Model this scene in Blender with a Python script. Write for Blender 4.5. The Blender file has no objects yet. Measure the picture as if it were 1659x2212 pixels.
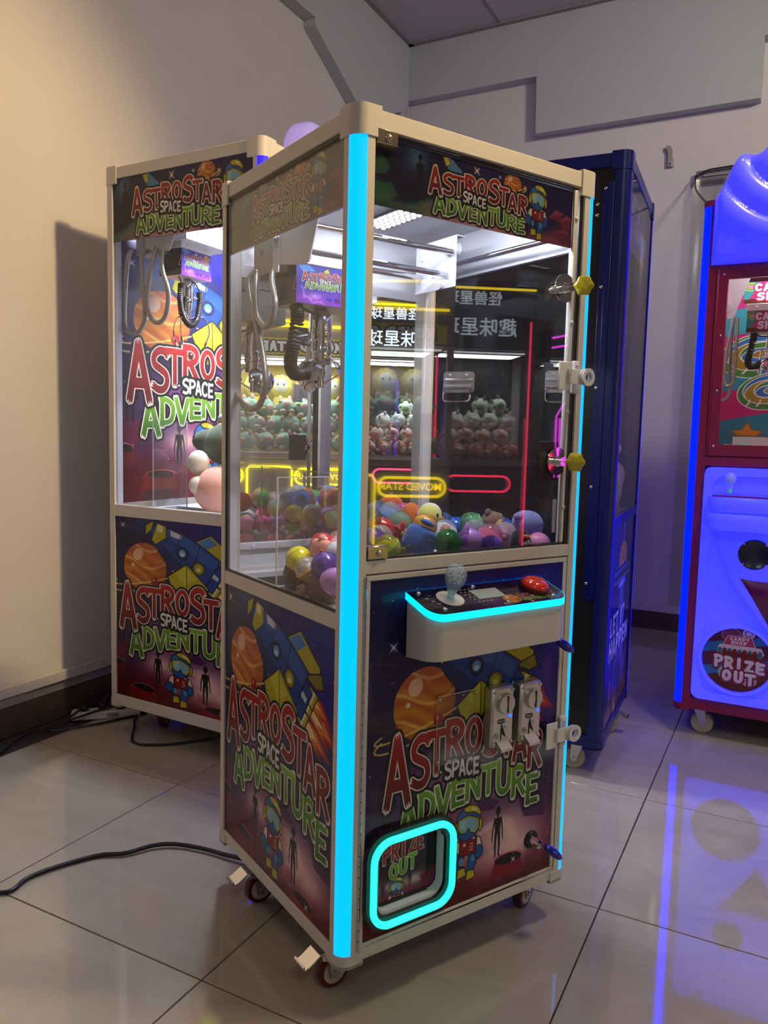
import bpy, bmesh, math, random
import numpy as np
from mathutils import Vector, Matrix

SC = bpy.context.scene
COL = SC.collection
random.seed(11)

# ---------------------------------------------------------------- camera, world, light, exposure
# room frame: x to the right along the back wall, y towards the back wall, z up, metres; left wall x = -2.14, back wall y = 4.43
cam_d = bpy.data.cameras.new('camera'); cam = bpy.data.objects.new('camera', cam_d); COL.objects.link(cam)
cam_d.sensor_fit = 'HORIZONTAL'; cam_d.sensor_width = 36.0; cam_d.lens = 1691.06*36/1659; cam_d.clip_start = .05
cr, cu, cf = (.88520676, .46455589, .02442968), (-.06684085, .07504364, .99493756), (-.46037081, .88235836, -.09748045)
cam.matrix_world = Matrix(((cr[0], cu[0], -cf[0], .84856), (cr[1], cu[1], -cf[1], -1.46133), (cr[2], cu[2], -cf[2], 1.35773), (0, 0, 0, 1)))
SC.camera = cam

world = bpy.data.worlds.new('world'); SC.world = world; world.use_nodes = True
world.node_tree.nodes['Background'].inputs[0].default_value = (.55, .55, .58, 1)
world.node_tree.nodes['Background'].inputs[1].default_value = .04

def area_light(name, loc, target, size, power, color, size_y=None, spread=180):
    l = bpy.data.lights.new(name, 'AREA'); l.energy = power; l.color = color; l.size = size; l.spread = math.radians(spread)
    if size_y: l.shape = 'RECTANGLE'; l.size_y = size_y
    o = bpy.data.objects.new(name, l); COL.objects.link(o); o.location = loc
    o.rotation_euler = (Vector(target)-Vector(loc)).to_track_quat('-Z', 'Y').to_euler(); return o
area_light('ceiling_or_fill_lamp', (1.55, .80, 4.36), (1.55, .80, 0), .30, 34, (1.0, .83, .60), .55)      # flush ceiling panel that throws the cabinet's shadow on the left wall
sp_ = bpy.data.lights.new('spot_lamp', 'SPOT'); sp_.energy = 520; sp_.color = (1.0, .70, .34); sp_.spot_size = math.radians(58); sp_.spot_blend = .75; sp_.shadow_soft_size = .11
so_ = bpy.data.objects.new('spot_lamp', sp_); COL.objects.link(so_); so_.location = (1.75, .74, 4.28); so_.rotation_euler = (Vector((-2.14, .10, 1.45))-Vector(so_.location)).to_track_quat('-Z', 'Y').to_euler()   # warm ceiling spot on the left wall
area_light('ceiling_or_fill_lamp', (2.4, -3.0, 4.30), (1.2, -1.0, 0), .8, 22, (1.0, .95, .88))             # neutral panel further back in the hall

area_light('ceiling_or_fill_lamp', (2.7, 1.3, 4.25), (-.4, 4.4, 3.3), .5, 26, (1.0, .92, .82), spread=110)      # fill light added to brighten the back wall and fascia

SC.view_settings.view_transform = 'Standard'; SC.view_settings.look = 'None'
SC.view_settings.exposure = 0.0; SC.view_settings.gamma = 1.0; SC.view_settings.use_curve_mapping = False
SC.cycles.use_denoising = True; SC.cycles.max_bounces = 10; SC.cycles.diffuse_bounces = 3; SC.cycles.glossy_bounces = 5
SC.cycles.transparent_max_bounces = 24; SC.cycles.transmission_bounces = 6; SC.cycles.caustics_reflective = False; SC.cycles.caustics_refractive = False
SC.cycles.sample_clamp_indirect = 8.0

# ---------------------------------------------------------------- naming helpers
def tag(o, label=None, cat=None, group=None, kind=None):
    if label: o['label'] = label
    if cat: o['category'] = cat
    if group: o['group'] = group
    if kind: o['kind'] = kind
    return o

def thing(name, label, cat, loc=(0, 0, 0), rz=0, group=None):
    o = bpy.data.objects.new(name, None); COL.objects.link(o); o.empty_display_size = .1
    o.location = loc; o.rotation_euler = (0, 0, rz); return tag(o, label, cat, group)

def copy_tree(o, parent=None):
    c = o.copy(); COL.objects.link(c)
    if parent is not None: c.parent = parent
    for ch in list(o.children): copy_tree(ch, c)
    return c

# ---------------------------------------------------------------- materials
def lin(r, g, b):
    f = lambda c: (c/255/12.92) if c/255 <= .04045 else ((c/255+.055)/1.055)**2.4
    return (f(r), f(g), f(b), 1)

def mat(name, col, rough=.5, metal=0, emit=None, estr=0, coat=0, spec=.5, noise=0, nscale=30, bump=0, trans=0, sheen=0, sss=0):
    m = bpy.data.materials.new(name); m.use_nodes = True; nt = m.node_tree; b = nt.nodes['Principled BSDF']
    c = col if len(col) == 4 else (*col, 1)
    b.inputs['Base Color'].default_value = c; b.inputs['Roughness'].default_value = rough; b.inputs['Metallic'].default_value = metal
    b.inputs['Coat Weight'].default_value = coat; b.inputs['Coat Roughness'].default_value = .04; b.inputs['Specular IOR Level'].default_value = spec
    b.inputs['Transmission Weight'].default_value = trans; b.inputs['Sheen Weight'].default_value = sheen
    if sss: b.inputs['Subsurface Weight'].default_value = sss; b.inputs['Subsurface Radius'].default_value = (.02, .02, .02)
    if emit: b.inputs['Emission Color'].default_value = (*emit[:3], 1); b.inputs['Emission Strength'].default_value = estr
    if noise or bump:
        tc = nt.nodes.new('ShaderNodeTexCoord'); n = nt.nodes.new('ShaderNodeTexNoise'); n.inputs['Scale'].default_value = nscale; n.inputs['Detail'].default_value = 6
        nt.links.new(tc.outputs['Object'], n.inputs['Vector'])
        if noise:
            mx = nt.nodes.new('ShaderNodeMix'); mx.data_type = 'RGBA'; mx.inputs[6].default_value = tuple(min(1, x*(1-noise)) for x in c[:3])+(1,); mx.inputs[7].default_value = tuple(min(1, x*(1+noise)) for x in c[:3])+(1,)
            nt.links.new(n.outputs['Fac'], mx.inputs[0]); nt.links.new(mx.outputs[2], b.inputs['Base Color'])
        if bump:
            bp = nt.nodes.new('ShaderNodeBump'); bp.inputs['Strength'].default_value = bump; bp.inputs['Distance'].default_value = .004
            nt.links.new(n.outputs['Fac'], bp.inputs['Height']); nt.links.new(bp.outputs[0], b.inputs['Normal'])
    return m

def glass(name, tint=(1, 1, 1), ior=1.5, rough=0, body=0.0, bodycol=(.8, .8, .8)):
    """thin clear pane: see-through, mirrored by its Fresnel share, with an optional faint haze of its own colour"""
    m = bpy.data.materials.new(name); m.use_nodes = True; nt = m.node_tree; nt.nodes.clear()
    out = nt.nodes.new('ShaderNodeOutputMaterial'); tr = nt.nodes.new('ShaderNodeBsdfTransparent'); gl = nt.nodes.new('ShaderNodeBsdfGlossy'); mx = nt.nodes.new('ShaderNodeMixShader'); lw = nt.nodes.new('ShaderNodeLayerWeight'); pw = nt.nodes.new('ShaderNodeMath'); pw.operation = 'POWER'; pw.inputs[1].default_value = 5; fr = nt.nodes.new('ShaderNodeMapRange')
    tr.inputs[0].default_value = (*tint, 1); gl.inputs['Roughness'].default_value = rough; f0 = ((ior-1)/(ior+1))**2; fr.inputs['To Min'].default_value = f0; lw.inputs[0].default_value = .5; nt.links.new(lw.outputs['Facing'], pw.inputs[0]); nt.links.new(pw.outputs[0], fr.inputs['Value'])
    src = tr.outputs[0]
    if body:
        df = nt.nodes.new('ShaderNodeBsdfDiffuse'); df.inputs[0].default_value = (*bodycol[:3], 1); m2 = nt.nodes.new('ShaderNodeMixShader'); m2.inputs[0].default_value = body
        nt.links.new(tr.outputs[0], m2.inputs[1]); nt.links.new(df.outputs[0], m2.inputs[2]); src = m2.outputs[0]
    nt.links.new(fr.outputs[0], mx.inputs[0]); nt.links.new(src, mx.inputs[1]); nt.links.new(gl.outputs[0], mx.inputs[2]); nt.links.new(mx.outputs[0], out.inputs[0]); return m

def art_mat(name, art, rough=.35, coat=.6, glow=0):
    m = bpy.data.materials.new(name); m.use_nodes = True; nt = m.node_tree; b = nt.nodes['Principled BSDF']
    t = nt.nodes.new('ShaderNodeTexImage'); t.image = art.image(name); t.extension = 'EXTEND'
    nt.links.new(t.outputs[0], b.inputs['Base Color']); b.inputs['Roughness'].default_value = rough; b.inputs['Specular IOR Level'].default_value = .25; b.inputs['Coat Weight'].default_value = coat; b.inputs['Coat Roughness'].default_value = .03
    if glow: nt.links.new(t.outputs[0], b.inputs['Emission Color']); b.inputs['Emission Strength'].default_value = glow
    return m

# ---------------------------------------------------------------- mesh builder
class MB:
    def __init__(s): s.v = []; s.f = []; s.m = []; s.u = []; s.T = None; s.mi = 0
    def add(s, vs, fs, uv=None):
        n = len(s.v)
        for p in vs:
            p = Vector(p); s.v.append(tuple(s.T @ p) if s.T is not None else tuple(p))
        for k, f in enumerate(fs): s.f.append(tuple(i+n for i in f)); s.m.append(s.mi); s.u.append(uv[k] if uv else None)
        return s
    def box(s, x0, x1, y0, y1, z0, z1, c=0):
        if c <= 0:
            v = [(x, y, z) for x in (x0, x1) for y in (y0, y1) for z in (z0, z1)]
            return s.add(v, [(0, 1, 3, 2), (4, 6, 7, 5), (0, 4, 5, 1), (2, 3, 7, 6), (0, 2, 6, 4), (1, 5, 7, 3)])
        lo, hi = (x0, y0, z0), (x1, y1, z1); v = []; ix = {}
        for a in (0, 1):
            for b in (0, 1):
                for d in (0, 1):
                    for ax in range(3):
                        q = [(hi if (a, b, d)[k] else lo)[k]+(0 if k == ax else (-c if (a, b, d)[k] else c)) for k in range(3)]
                        ix[(a, b, d, ax)] = len(v); v.append(q)
        f = []
        for ax in range(3):
            o = [k for k in range(3) if k != ax]
            for sg in (0, 1):
                q = []
                for i, j in ((0, 0), (1, 0), (1, 1), (0, 1)):
                    t = [0, 0, 0]; t[ax] = sg; t[o[0]] = i; t[o[1]] = j; q.append(ix[(*t, ax)])
                f.append(q)
        for ax in range(3):
            o = [k for k in range(3) if k != ax]
            for i in (0, 1):
                for j in (0, 1):
                    t0 = [0, 0, 0]; t0[o[0]] = i; t0[o[1]] = j; t1 = list(t0); t1[ax] = 1
                    f.append([ix[(*t0, o[0])], ix[(*t1, o[0])], ix[(*t1, o[1])], ix[(*t0, o[1])]])
        for a in (0, 1):
            for b in (0, 1):
                for d in (0, 1): f.append([ix[(a, b, d, k)] for k in range(3)])
        return s.add(v, f)
    def cyl(s, p0, p1, r0, r1=None, n=16, cap=True):
        r1 = r0 if r1 is None else r1; p0, p1 = Vector(p0), Vector(p1); d = (p1-p0).normalized(); a = d.orthogonal().normalized(); b = d.cross(a)
        v = [p+(a*math.cos(t)+b*math.sin(t))*r for p, r in ((p0, r0), (p1, r1)) for t in (2*math.pi*i/n for i in range(n))]
        f = [(i, (i+1) % n, n+(i+1) % n, n+i) for i in range(n)]
        if cap: f += [tuple(range(n))[::-1], tuple(range(n, 2*n))]
        return s.add(v, f)
    def tube(s, pts, r, n=8, closed=False, smooth=0):
        P = [Vector(p) for p in pts]
        if smooth:
            Q = []; L = len(P)
            for i in range(L if closed else L-1):
                a, b, c, d = (P[(i-1) % L], P[i], P[(i+1) % L], P[(i+2) % L]) if closed else (P[max(i-1, 0)], P[i], P[i+1], P[min(i+2, L-1)])
                for k in range(smooth):
                    t = k/smooth; Q.append(.5*((2*b)+(c-a)*t+(2*a-5*b+4*c-d)*t*t+(3*b-a-3*c+d)*t**3))
            if not closed: Q.append(P[-1])
            P = Q
        L = len(P); v = []; up = None
        for i in range(L):
            d = ((P[(i+1) % L]-P[(i-1) % L]) if closed else (P[min(i+1, L-1)]-P[max(i-1, 0)])).normalized()
            if up is None: up = d.orthogonal().normalized()
            up = (up-d*up.dot(d)); up = up.normalized() if up.length > 1e-6 else d.orthogonal().normalized()
            b = d.cross(up); rr = r[i] if isinstance(r, (list, tuple)) else r
            v += [P[i]+(up*math.cos(2*math.pi*k/n)+b*math.sin(2*math.pi*k/n))*rr for k in range(n)]
        f = []
        for i in range(L if closed else L-1):
            j = (i+1) % L; sh = 0
            if closed and j == 0:
                a0 = v[0]-P[0]; sh = min(range(n), key=lambda q: (v[i*n+q]-P[i]-a0).length)
            for k in range(n): f.append((i*n+(k+sh) % n, i*n+(k+1+sh) % n, j*n+(k+1) % n, j*n+k))
        if not closed: f += [tuple(range(n))[::-1], tuple(range((L-1)*n, L*n))]
        return s.add(v, f)
    def lathe(s, prof, o=(0, 0, 0), ax=(0, 0, 1), n=20):
        o, d = Vector(o), Vector(ax).normalized(); a = d.orthogonal().normalized(); b = d.cross(a); v = []
        for r, h in prof: v += [o+d*h+(a*math.cos(2*math.pi*k/n)+b*math.sin(2*math.pi*k/n))*max(r, 1e-5) for k in range(n)]
        f = [(i*n+k, i*n+(k+1) % n, (i+1)*n+(k+1) % n, (i+1)*n+k) for i in range(len(prof)-1) for k in range(n)]
        f += [tuple(range(n))[::-1], tuple(range((len(prof)-1)*n, len(prof)*n))]
        return s.add(v, f)
    def prism(s, poly, z0, z1, fn=None):
        """poly in (a, b), extruded along c; fn maps (a, b, c) to xyz"""
        fn = fn or (lambda a, b, c: (a, b, c)); n = len(poly)
        v = [fn(*p, z0) for p in poly]+[fn(*p, z1) for p in poly]
        return s.add(v, [tuple(range(n))[::-1], tuple(range(n, 2*n))]+[(i, (i+1) % n, n+(i+1) % n, n+i) for i in range(n)])
    def ring(s, outer, inner, z0, z1, fn=None):
        fn = fn or (lambda a, b, c: (a, b, c)); n = len(outer)
        v = [fn(*p, z) for z in (z0, z1) for q in (outer, inner) for p in q]; O0, I0, O1, I1 = 0, n, 2*n, 3*n; f = []
        for i in range(n):
            j = (i+1) % n; f += [(O0+i, O0+j, O1+j, O1+i), (I0+j, I0+i, I1+i, I1+j), (O1+i, O1+j, I1+j, I1+i), (O0+j, O0+i, I0+i, I0+j)]
        return s.add(v, f)
    def ball(s, c, r, n=14, m=10, lo=0, hi=math.pi, fn=None):
        rx, ry, rz = r if isinstance(r, (tuple, list)) else (r, r, r); v = []
        for i in range(m+1):
            t = lo+(hi-lo)*i/m
            for k in range(n):
                q = Vector((math.sin(t)*math.cos(2*math.pi*k/n), math.sin(t)*math.sin(2*math.pi*k/n), math.cos(t)))
                sc = fn(q) if fn else 1
                v.append((c[0]+q.x*rx*sc, c[1]+q.y*ry*sc, c[2]+q.z*rz*sc))
        return s.add(v, [(i*n+k, i*n+(k+1) % n, (i+1)*n+(k+1) % n, (i+1)*n+k) for i in range(m) for k in range(n)])
    def quad(s, p00, p10, p11, p01, u=(0, 1), v=(0, 1)):
        return s.add([p00, p10, p11, p01], [(0, 1, 2, 3)], [[(u[0], v[0]), (u[1], v[0]), (u[1], v[1]), (u[0], v[1])]])
    def mesh(s, name, mats, smooth=38):
        me = bpy.data.meshes.new(name); me.from_pydata(s.v, [], s.f)
        for m in (mats if isinstance(mats, (list, tuple)) else [mats]): me.materials.append(m)
        me.polygons.foreach_set('material_index', s.m)
        hasuv = any(u is not None for u in s.u)
        if hasuv:
            uvl = me.uv_layers.new(name='UVMap'); d = []
            for f, u in zip(s.f, s.u): d += [c for p in (u or [(0, 0)]*len(f)) for c in p]
            uvl.data.foreach_set('uv', d)
        else:
            bm = bmesh.new(); bm.from_mesh(me); bmesh.ops.remove_doubles(bm, verts=bm.verts, dist=1e-6); bmesh.ops.recalc_face_normals(bm, faces=bm.faces); bm.to_mesh(me); bm.free()
        if smooth:
            me.polygons.foreach_set('use_smooth', [True]*len(me.polygons)); me.set_sharp_from_angle(angle=math.radians(smooth))
        me.update(); return me
    def obj(s, name, mats, parent=None, label=None, smooth=38, kind=None):
        o = bpy.data.objects.new(name, s.mesh(name, mats, smooth)); COL.objects.link(o)
        if parent is not None: o.parent = parent
        return tag(o, label, None, None, kind)

def rrect(cx, cy, hw, hh, r, n=6):
    out = []
    for sx, sy, a0 in ((1, 1, 0), (-1, 1, 90), (-1, -1, 180), (1, -1, 270)):
        for i in range(n+1):
            a = math.radians(a0+90*i/n); out.append((cx+sx*(hw-r)+r*math.cos(a), cy+sy*(hh-r)+r*math.sin(a)))
    return out
def one(fn, name, mats, parent=None, label=None, smooth=38, kind=None, **k):
    b = MB(); fn(b); return b.obj(name, mats, parent, label, smooth, kind)
def boxo(name, mats, parent, dims, c=0, label=None, kind=None): return MB().box(*dims, c).obj(name, mats, parent, label, kind=kind)
XZ = lambda a, b, c: (a, c, b)      # draw in x, z, extrude along y
YZ = lambda a, b, c: (c, a, b)      # draw in y, z, extrude along x

def art_panel(name, m, parent, p00, p10, p11, p01, thick, back, u=(0, 1), v=(0, 1), label=None):
    """printed board: face with the print, thickness away from it"""
    a, b, c, d = (Vector(p) for p in (p00, p10, p11, p01)); n = (b-a).cross(d-a).normalized()*-thick
    q = MB(); q.quad(a, b, c, d, u, v); q.mi = 1
    q.add([a, b, c, d, a+n, b+n, c+n, d+n], [(7, 6, 5, 4), (0, 4, 5, 1), (1, 5, 6, 2), (2, 6, 7, 3), (3, 7, 4, 0)])
    return q.obj(name, [m, back], parent, label, smooth=0)

def text_obj(name, txt, size, m, parent, matrix, extrude=.001, bold=0, align='CENTER', mirror=False):
    cu = bpy.data.curves.new(name, 'FONT'); cu.body = txt; cu.size = size; cu.extrude = extrude; cu.offset = bold; cu.align_x = align; cu.align_y = 'CENTER'
    t = bpy.data.objects.new(name, cu); COL.objects.link(t); bpy.context.view_layer.update()
    me = bpy.data.meshes.new_from_object(t.evaluated_get(bpy.context.evaluated_depsgraph_get())); bpy.data.objects.remove(t); bpy.data.curves.remove(cu)
    me.transform(matrix); me.materials.clear(); me.materials.append(m); o = bpy.data.objects.new(name, me); COL.objects.link(o); o.parent = parent; return o
# ---------------------------------------------------------------- printed artwork, rasterised here into in-memory images
def arc(cx, cy, rx, ry, a0, a1, n=12):
    return [(cx + rx*math.cos(math.radians(a0 + (a1-a0)*i/n)), cy + ry*math.sin(math.radians(a0 + (a1-a0)*i/n))) for i in range(n+1)]

GLYPH = {   # width, strokes in a unit-high box
 'A': (.80, [[(.10,0),(.36,.97)], [(.36,.97),(.70,0)], [(.22,.30),(.58,.30)]]),
 'S': (.72, [[(.66,.84),(.52,.94),(.30,.93),(.13,.79),(.16,.62),(.38,.52),(.58,.42),(.64,.24),(.52,.08),(.30,.05),(.08,.14)]]),
 'T': (.76, [[(0,.90),(.76,.90)], [(.38,.90),(.38,0)]]),
 'R': (.74, [[(.14,0),(.14,.95)], [(.06,.92),(.42,.92),(.62,.80),(.60,.62),(.42,.50),(.14,.48)], [(.34,.50),(.68,0)]]),
 'O': (.74, [arc(.37,.5,.27,.42,90,450,20)]),
 'D': (.74, [[(.13,0),(.13,1)], [(.05,.92),(.34,.92),(.58,.74),(.62,.46),(.48,.18),(.05,.08)]]),
 'V': (.74, [[(.08,1),(.37,.04)], [(.37,.04),(.66,1)]]),
 'E': (.62, [[(.13,0),(.13,1)], [(.08,.90),(.60,.90)], [(.13,.50),(.52,.50)], [(.08,.09),(.60,.09)]]),
 'N': (.76, [[(.12,0),(.12,1)], [(.14,.92),(.62,.08)], [(.64,0),(.64,1)]]),
 'U': (.74, [[(.12,1),(.12,.34),(.20,.14),(.37,.07),(.54,.14),(.62,.34),(.62,1)]]),
 'P': (.70, [[(.14,0),(.14,.95)], [(.06,.92),(.40,.92),(.60,.80),(.60,.60),(.40,.46),(.14,.44)]]),
 'C': (.70, [[(.62,.78),(.48,.92),(.28,.90),(.13,.70),(.11,.40),(.22,.14),(.42,.06),(.62,.20)]]),
 'I': (.34, [[(.17,0),(.17,1)]]),
 'Z': (.70, [[(.04,.91),(.62,.91)], [(.60,.90),(.10,.08)], [(.06,.08),(.66,.08)]]),
 'Y': (.74, [[(.06,1),(.36,.50)], [(.68,1),(.36,.50)], [(.36,.50),(.36,0)]]),
 'H': (.74, [[(.12,0),(.12,1)], [(.62,0),(.62,1)], [(.12,.50),(.62,.50)]]),
 'L': (.60, [[(.13,1),(.13,.08),(.58,.08)]]),
 'M': (.90, [[(.10,0),(.10,1)], [(.10,.95),(.45,.30),(.80,.95)], [(.80,1),(.80,0)]]),
 'F': (.60, [[(.13,0),(.13,1)], [(.08,.90),(.58,.90)], [(.13,.50),(.50,.50)]]),
 'W': (.95, [[(.05,1),(.25,.04),(.47,.9),(.70,.04),(.90,1)]]),
 "'": (.25, [[(.12,1),(.10,.75)]]), '-': (.5, [[(.08,.5),(.42,.5)]]), '.': (.3, [[(.13,.06),(.16,.06)]]),
}

def smooth_line(p, n=4):
    """Catmull-Rom through a stroke of five or more points"""
    P = [np.array(q, float) for q in p]; out = []
    for i in range(len(P)-1):
        a, b, c, d = P[max(i-1, 0)], P[i], P[i+1], P[min(i+2, len(P)-1)]
        for k in range(n):
            t = k/n; out.append(tuple(.5*((2*b)+(c-a)*t+(2*a-5*b+4*c-d)*t*t+(3*b-a-3*c+d)*t**3)))
    return out+[tuple(P[-1])]
for _g, (_w, _s) in list(GLYPH.items()):
    if _g != 'W' and _g != 'O': GLYPH[_g] = (_w, [smooth_line(q) if len(q) >= 5 else q for q in _s])

def stroke_poly(pl, hw, jag, rnd):
    """butt-ended thick polyline with torn, zigzag ends"""
    P = [np.array(p, float) for p in pl]
    n = len(P); L = []; R = []
    closed = np.hypot(*(P[0]-P[-1])) < 1e-6
    for i in range(n):
        if closed: a, b = P[i-1 if i > 0 else n-2], P[i+1 if i < n-1 else 1]
        else: a, b = P[max(i-1, 0)], P[min(i+1, n-1)]
        d = b-a; d /= (np.hypot(*d)+1e-9); nn = np.array([-d[1], d[0]])
        L.append(P[i]+nn*hw); R.append(P[i]-nn*hw)
    if closed: return [L, R]
    def cap(p, d, side):
        nn = np.array([-d[1], d[0]]); out = []
        for k, t in enumerate((.62, .3, -.05, -.35, -.68)):
            ext = jag*(rnd.random()*.5+.5 if k % 2 == 0 else -rnd.random()*.7)
            out.append(p + nn*hw*t*side + d*ext)
        return out
    d1 = P[-1]-P[-2]; d1 /= np.hypot(*d1)+1e-9
    d0 = P[0]-P[1]; d0 /= np.hypot(*d0)+1e-9
    return [L + cap(P[-1], d1, 1) + R[::-1] + cap(P[0], d0, 1)]

def sstep(x): return np.clip(x, 0, 1)

class Art:
    def __init__(s, W, H, base=(0, 0, 0)):
        s.W, s.H = W, H; s.a = np.zeros((H, W, 3), np.float32); s.a[:] = np.array(base)/255.
        s.Y, s.X = np.mgrid[0:H, 0:W].astype(np.float32); s.X += .5; s.Y += .5
    def box(s, pts, pad):
        p = np.array(pts, float)
        x0 = int(max(0, p[:, 0].min()-pad)); x1 = int(min(s.W, p[:, 0].max()+pad+1))
        y0 = int(max(0, p[:, 1].min()-pad)); y1 = int(min(s.H, p[:, 1].max()+pad+1))
        return (slice(y0, max(y1, y0)), slice(x0, max(x1, x0)))
    def sd_poly(s, pts, sl):
        x, y = s.X[sl], s.Y[sl]; p = np.array(pts, np.float32); d = np.full(x.shape, 1e9, np.float32); ins = np.zeros(x.shape, bool)
        q = np.roll(p, -1, 0)
        for (ax, ay), (bx, by) in zip(p, q):
            ex, ey = bx-ax, by-ay; l2 = ex*ex+ey*ey
            if l2 < 1e-9: continue
            t = np.clip(((x-ax)*ex+(y-ay)*ey)/l2, 0, 1)
            d = np.minimum(d, (x-ax-t*ex)**2+(y-ay-t*ey)**2)
            if ay != by: ins ^= ((ay > y) != (by > y)) & (x < (bx-ax)*(y-ay)/(by-ay)+ax)
        d = np.sqrt(d); return np.where(ins, -d, d)
    def sd_line(s, pts, r, sl, closed=False):
        x, y = s.X[sl], s.Y[sl]; d = np.full(x.shape, 1e9, np.float32); pts = list(pts)+([pts[0]] if closed else [])
        rr = r if isinstance(r, (list, tuple)) else [r]*len(pts)
        for i in range(len(pts)-1):
            (ax, ay), (bx, by) = pts[i], pts[i+1]; ex, ey = bx-ax, by-ay; l2 = ex*ex+ey*ey+1e-9
            t = np.clip(((x-ax)*ex+(y-ay)*ey)/l2, 0, 1)
            d = np.minimum(d, np.sqrt((x-ax-t*ex)**2+(y-ay-t*ey)**2)-(rr[i]*(1-t)+rr[i+1]*t))
        return d
    def comp(s, sl, m, col, al=1):
        c = np.array(col, np.float32)/255. if not isinstance(col, np.ndarray) else col
        m = (m*al)[..., None]; s.a[sl] = s.a[sl]*(1-m)+c*m
    def fill(s, pts, col, al=1, out=None, oc=(16, 14, 22)):
        pad = 3+(out or 0); sl = s.box(pts, pad)
        if s.a[sl].size == 0: return
        d = s.sd_poly(pts, sl)
        if out: s.comp(sl, sstep(.5-(d-out)), oc)
        s.comp(sl, sstep(.5-d), col, al)
    def line(s, pts, r, col, al=1, closed=False):
        sl = s.box(pts, (max(r) if isinstance(r, (list, tuple)) else r)+2)
        if s.a[sl].size == 0: return
        s.comp(sl, sstep(.5-s.sd_line(pts, r, sl, closed)), col, al)
    def ell(s, cx, cy, rx, ry, col, al=1, out=None, oc=(16, 14, 22), rot=0):
        a = [(cx+x*math.cos(rot)-y*math.sin(rot), cy+x*math.sin(rot)+y*math.cos(rot)) for x, y in arc(0, 0, rx, ry, 0, 360, 28)[:-1]]
        s.fill(a, col, al, out, oc)
    def glow(s, cx, cy, rx, ry, col, al, p=2):
        g = np.exp(-(np.abs((s.X-cx)/rx)**p+np.abs((s.Y-cy)/ry)**p)); s.comp((slice(None), slice(None)), g, col, al)
    def fbm(s, sc, seed, oct=4):
        r = np.random.default_rng(seed); out = np.zeros((s.H, s.W), np.float32); amp = .5
        for o in range(oct):
            n = max(2, int(s.H/sc*2**o)+2); m = max(2, int(s.W/sc*2**o)+2); g = r.random((n, m)).astype(np.float32)
            fy = s.Y/s.H*(n-1.001); fx = s.X/s.W*(m-1.001); iy = fy.astype(int).clip(0, n-2); ix = fx.astype(int).clip(0, m-2); ty = fy-iy; tx = fx-ix
            ty = ty*ty*(3-2*ty); tx = tx*tx*(3-2*tx)
            out += amp*((g[iy, ix]*(1-tx)+g[iy, ix+1]*tx)*(1-ty)+(g[iy+1, ix]*(1-tx)+g[iy+1, ix+1]*tx)*ty); amp *= .5
        return out
    def stars(s, n, seed, rmax=1.6, v0=0, v1=1, col=(225, 225, 255)):
        r = random.Random(seed)
        for _ in range(n):
            x, y = r.random()*s.W, (v0+(v1-v0)*r.random())*s.H
            s.line([(x, y), (x+.01, y)], .4+r.random()**3*rmax, col, .35+.6*r.random())
    def sparkle(s, x, y, R, col=(235, 235, 255)):
        for k in range(4):
            a = math.pi/4+k*math.pi/2; s.line([(x, y), (x+R*math.cos(a), y+R*math.sin(a))], [R*.12, .2], col, .95)
        s.glow(x, y, R*.5, R*.5, col, .5)
    def word(s, text, slots, hw, fills, wo, wb, seed=1, white=(244, 240, 232), black=(20, 16, 22), jag=.07, rounded=False):
        """slots: per letter (u_centre, width, v_bottom, v_top) in pixels; one outline for the whole word"""
        rnd = random.Random(seed); polys = []; allp = []
        for ch, (uc, w, vb, vt) in zip(text, slots):
            if ch not in GLYPH: continue
            gw, st = GLYPH[ch]; hh = vt-vb; rows = []
            mp = lambda p: (uc+(p[0]/gw-.5)*w, vb+p[1]*hh)
            for pl in st:
                if rounded: rows.append([mp(p) for p in pl])
                else: rows.append([[mp(p) for p in c] for c in stroke_poly(pl, hw, jag, rnd)])
            polys.append((rows, hh, w)); allp += [mp((0, 0)), mp((gw, 1))]
        if not polys: return
        hmax = max(p[1] for p in polys); sl = s.box(allp, wb+4+hmax*.12)
        if s.a[sl].size == 0: return
        D = np.full(s.X[sl].shape, 1e9, np.float32)
        for rows, hh, w in polys:
            for r_ in rows:
                if rounded: d = s.sd_line(r_, hw*hh, sl)
                elif len(r_) == 1: d = s.sd_poly(r_[0], sl)
                else: d = np.maximum(s.sd_poly(r_[0], sl) if True else 0, -1e9); d2 = s.sd_poly(r_[1], sl); d = np.where(np.abs(d) < np.abs(d2), np.abs(d), np.abs(d2))*np.sign(np.where((d > 0) ^ (d2 > 0), -1, 1))
                D = np.minimum(D, d)
        if wb: s.comp(sl, sstep(.5-(D-wb)), black)
        if wo: s.comp(sl, sstep(.5-(D-wo)), white)
        y = s.Y[sl]; ys = [v for q in slots for v in q[2:]]; t = ((y-min(ys))/(max(ys)-min(ys)+1e-6)).clip(0, 1)[..., None]
        c0, c1 = np.array(fills[0])/255., np.array(fills[1])/255.
        s.comp(sl, sstep(.5-D), (c0*(1-t)+c1*t).astype(np.float32))
    def image(s, name):
        im = bpy.data.images.new(name, s.W, s.H)
        px = np.ones((s.H, s.W, 4), np.float32); px[..., :3] = s.a.clip(0, 1)**1.22*.95
        im.pixels.foreach_set(px.ravel()); im.update(); im.pack(); return im

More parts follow.
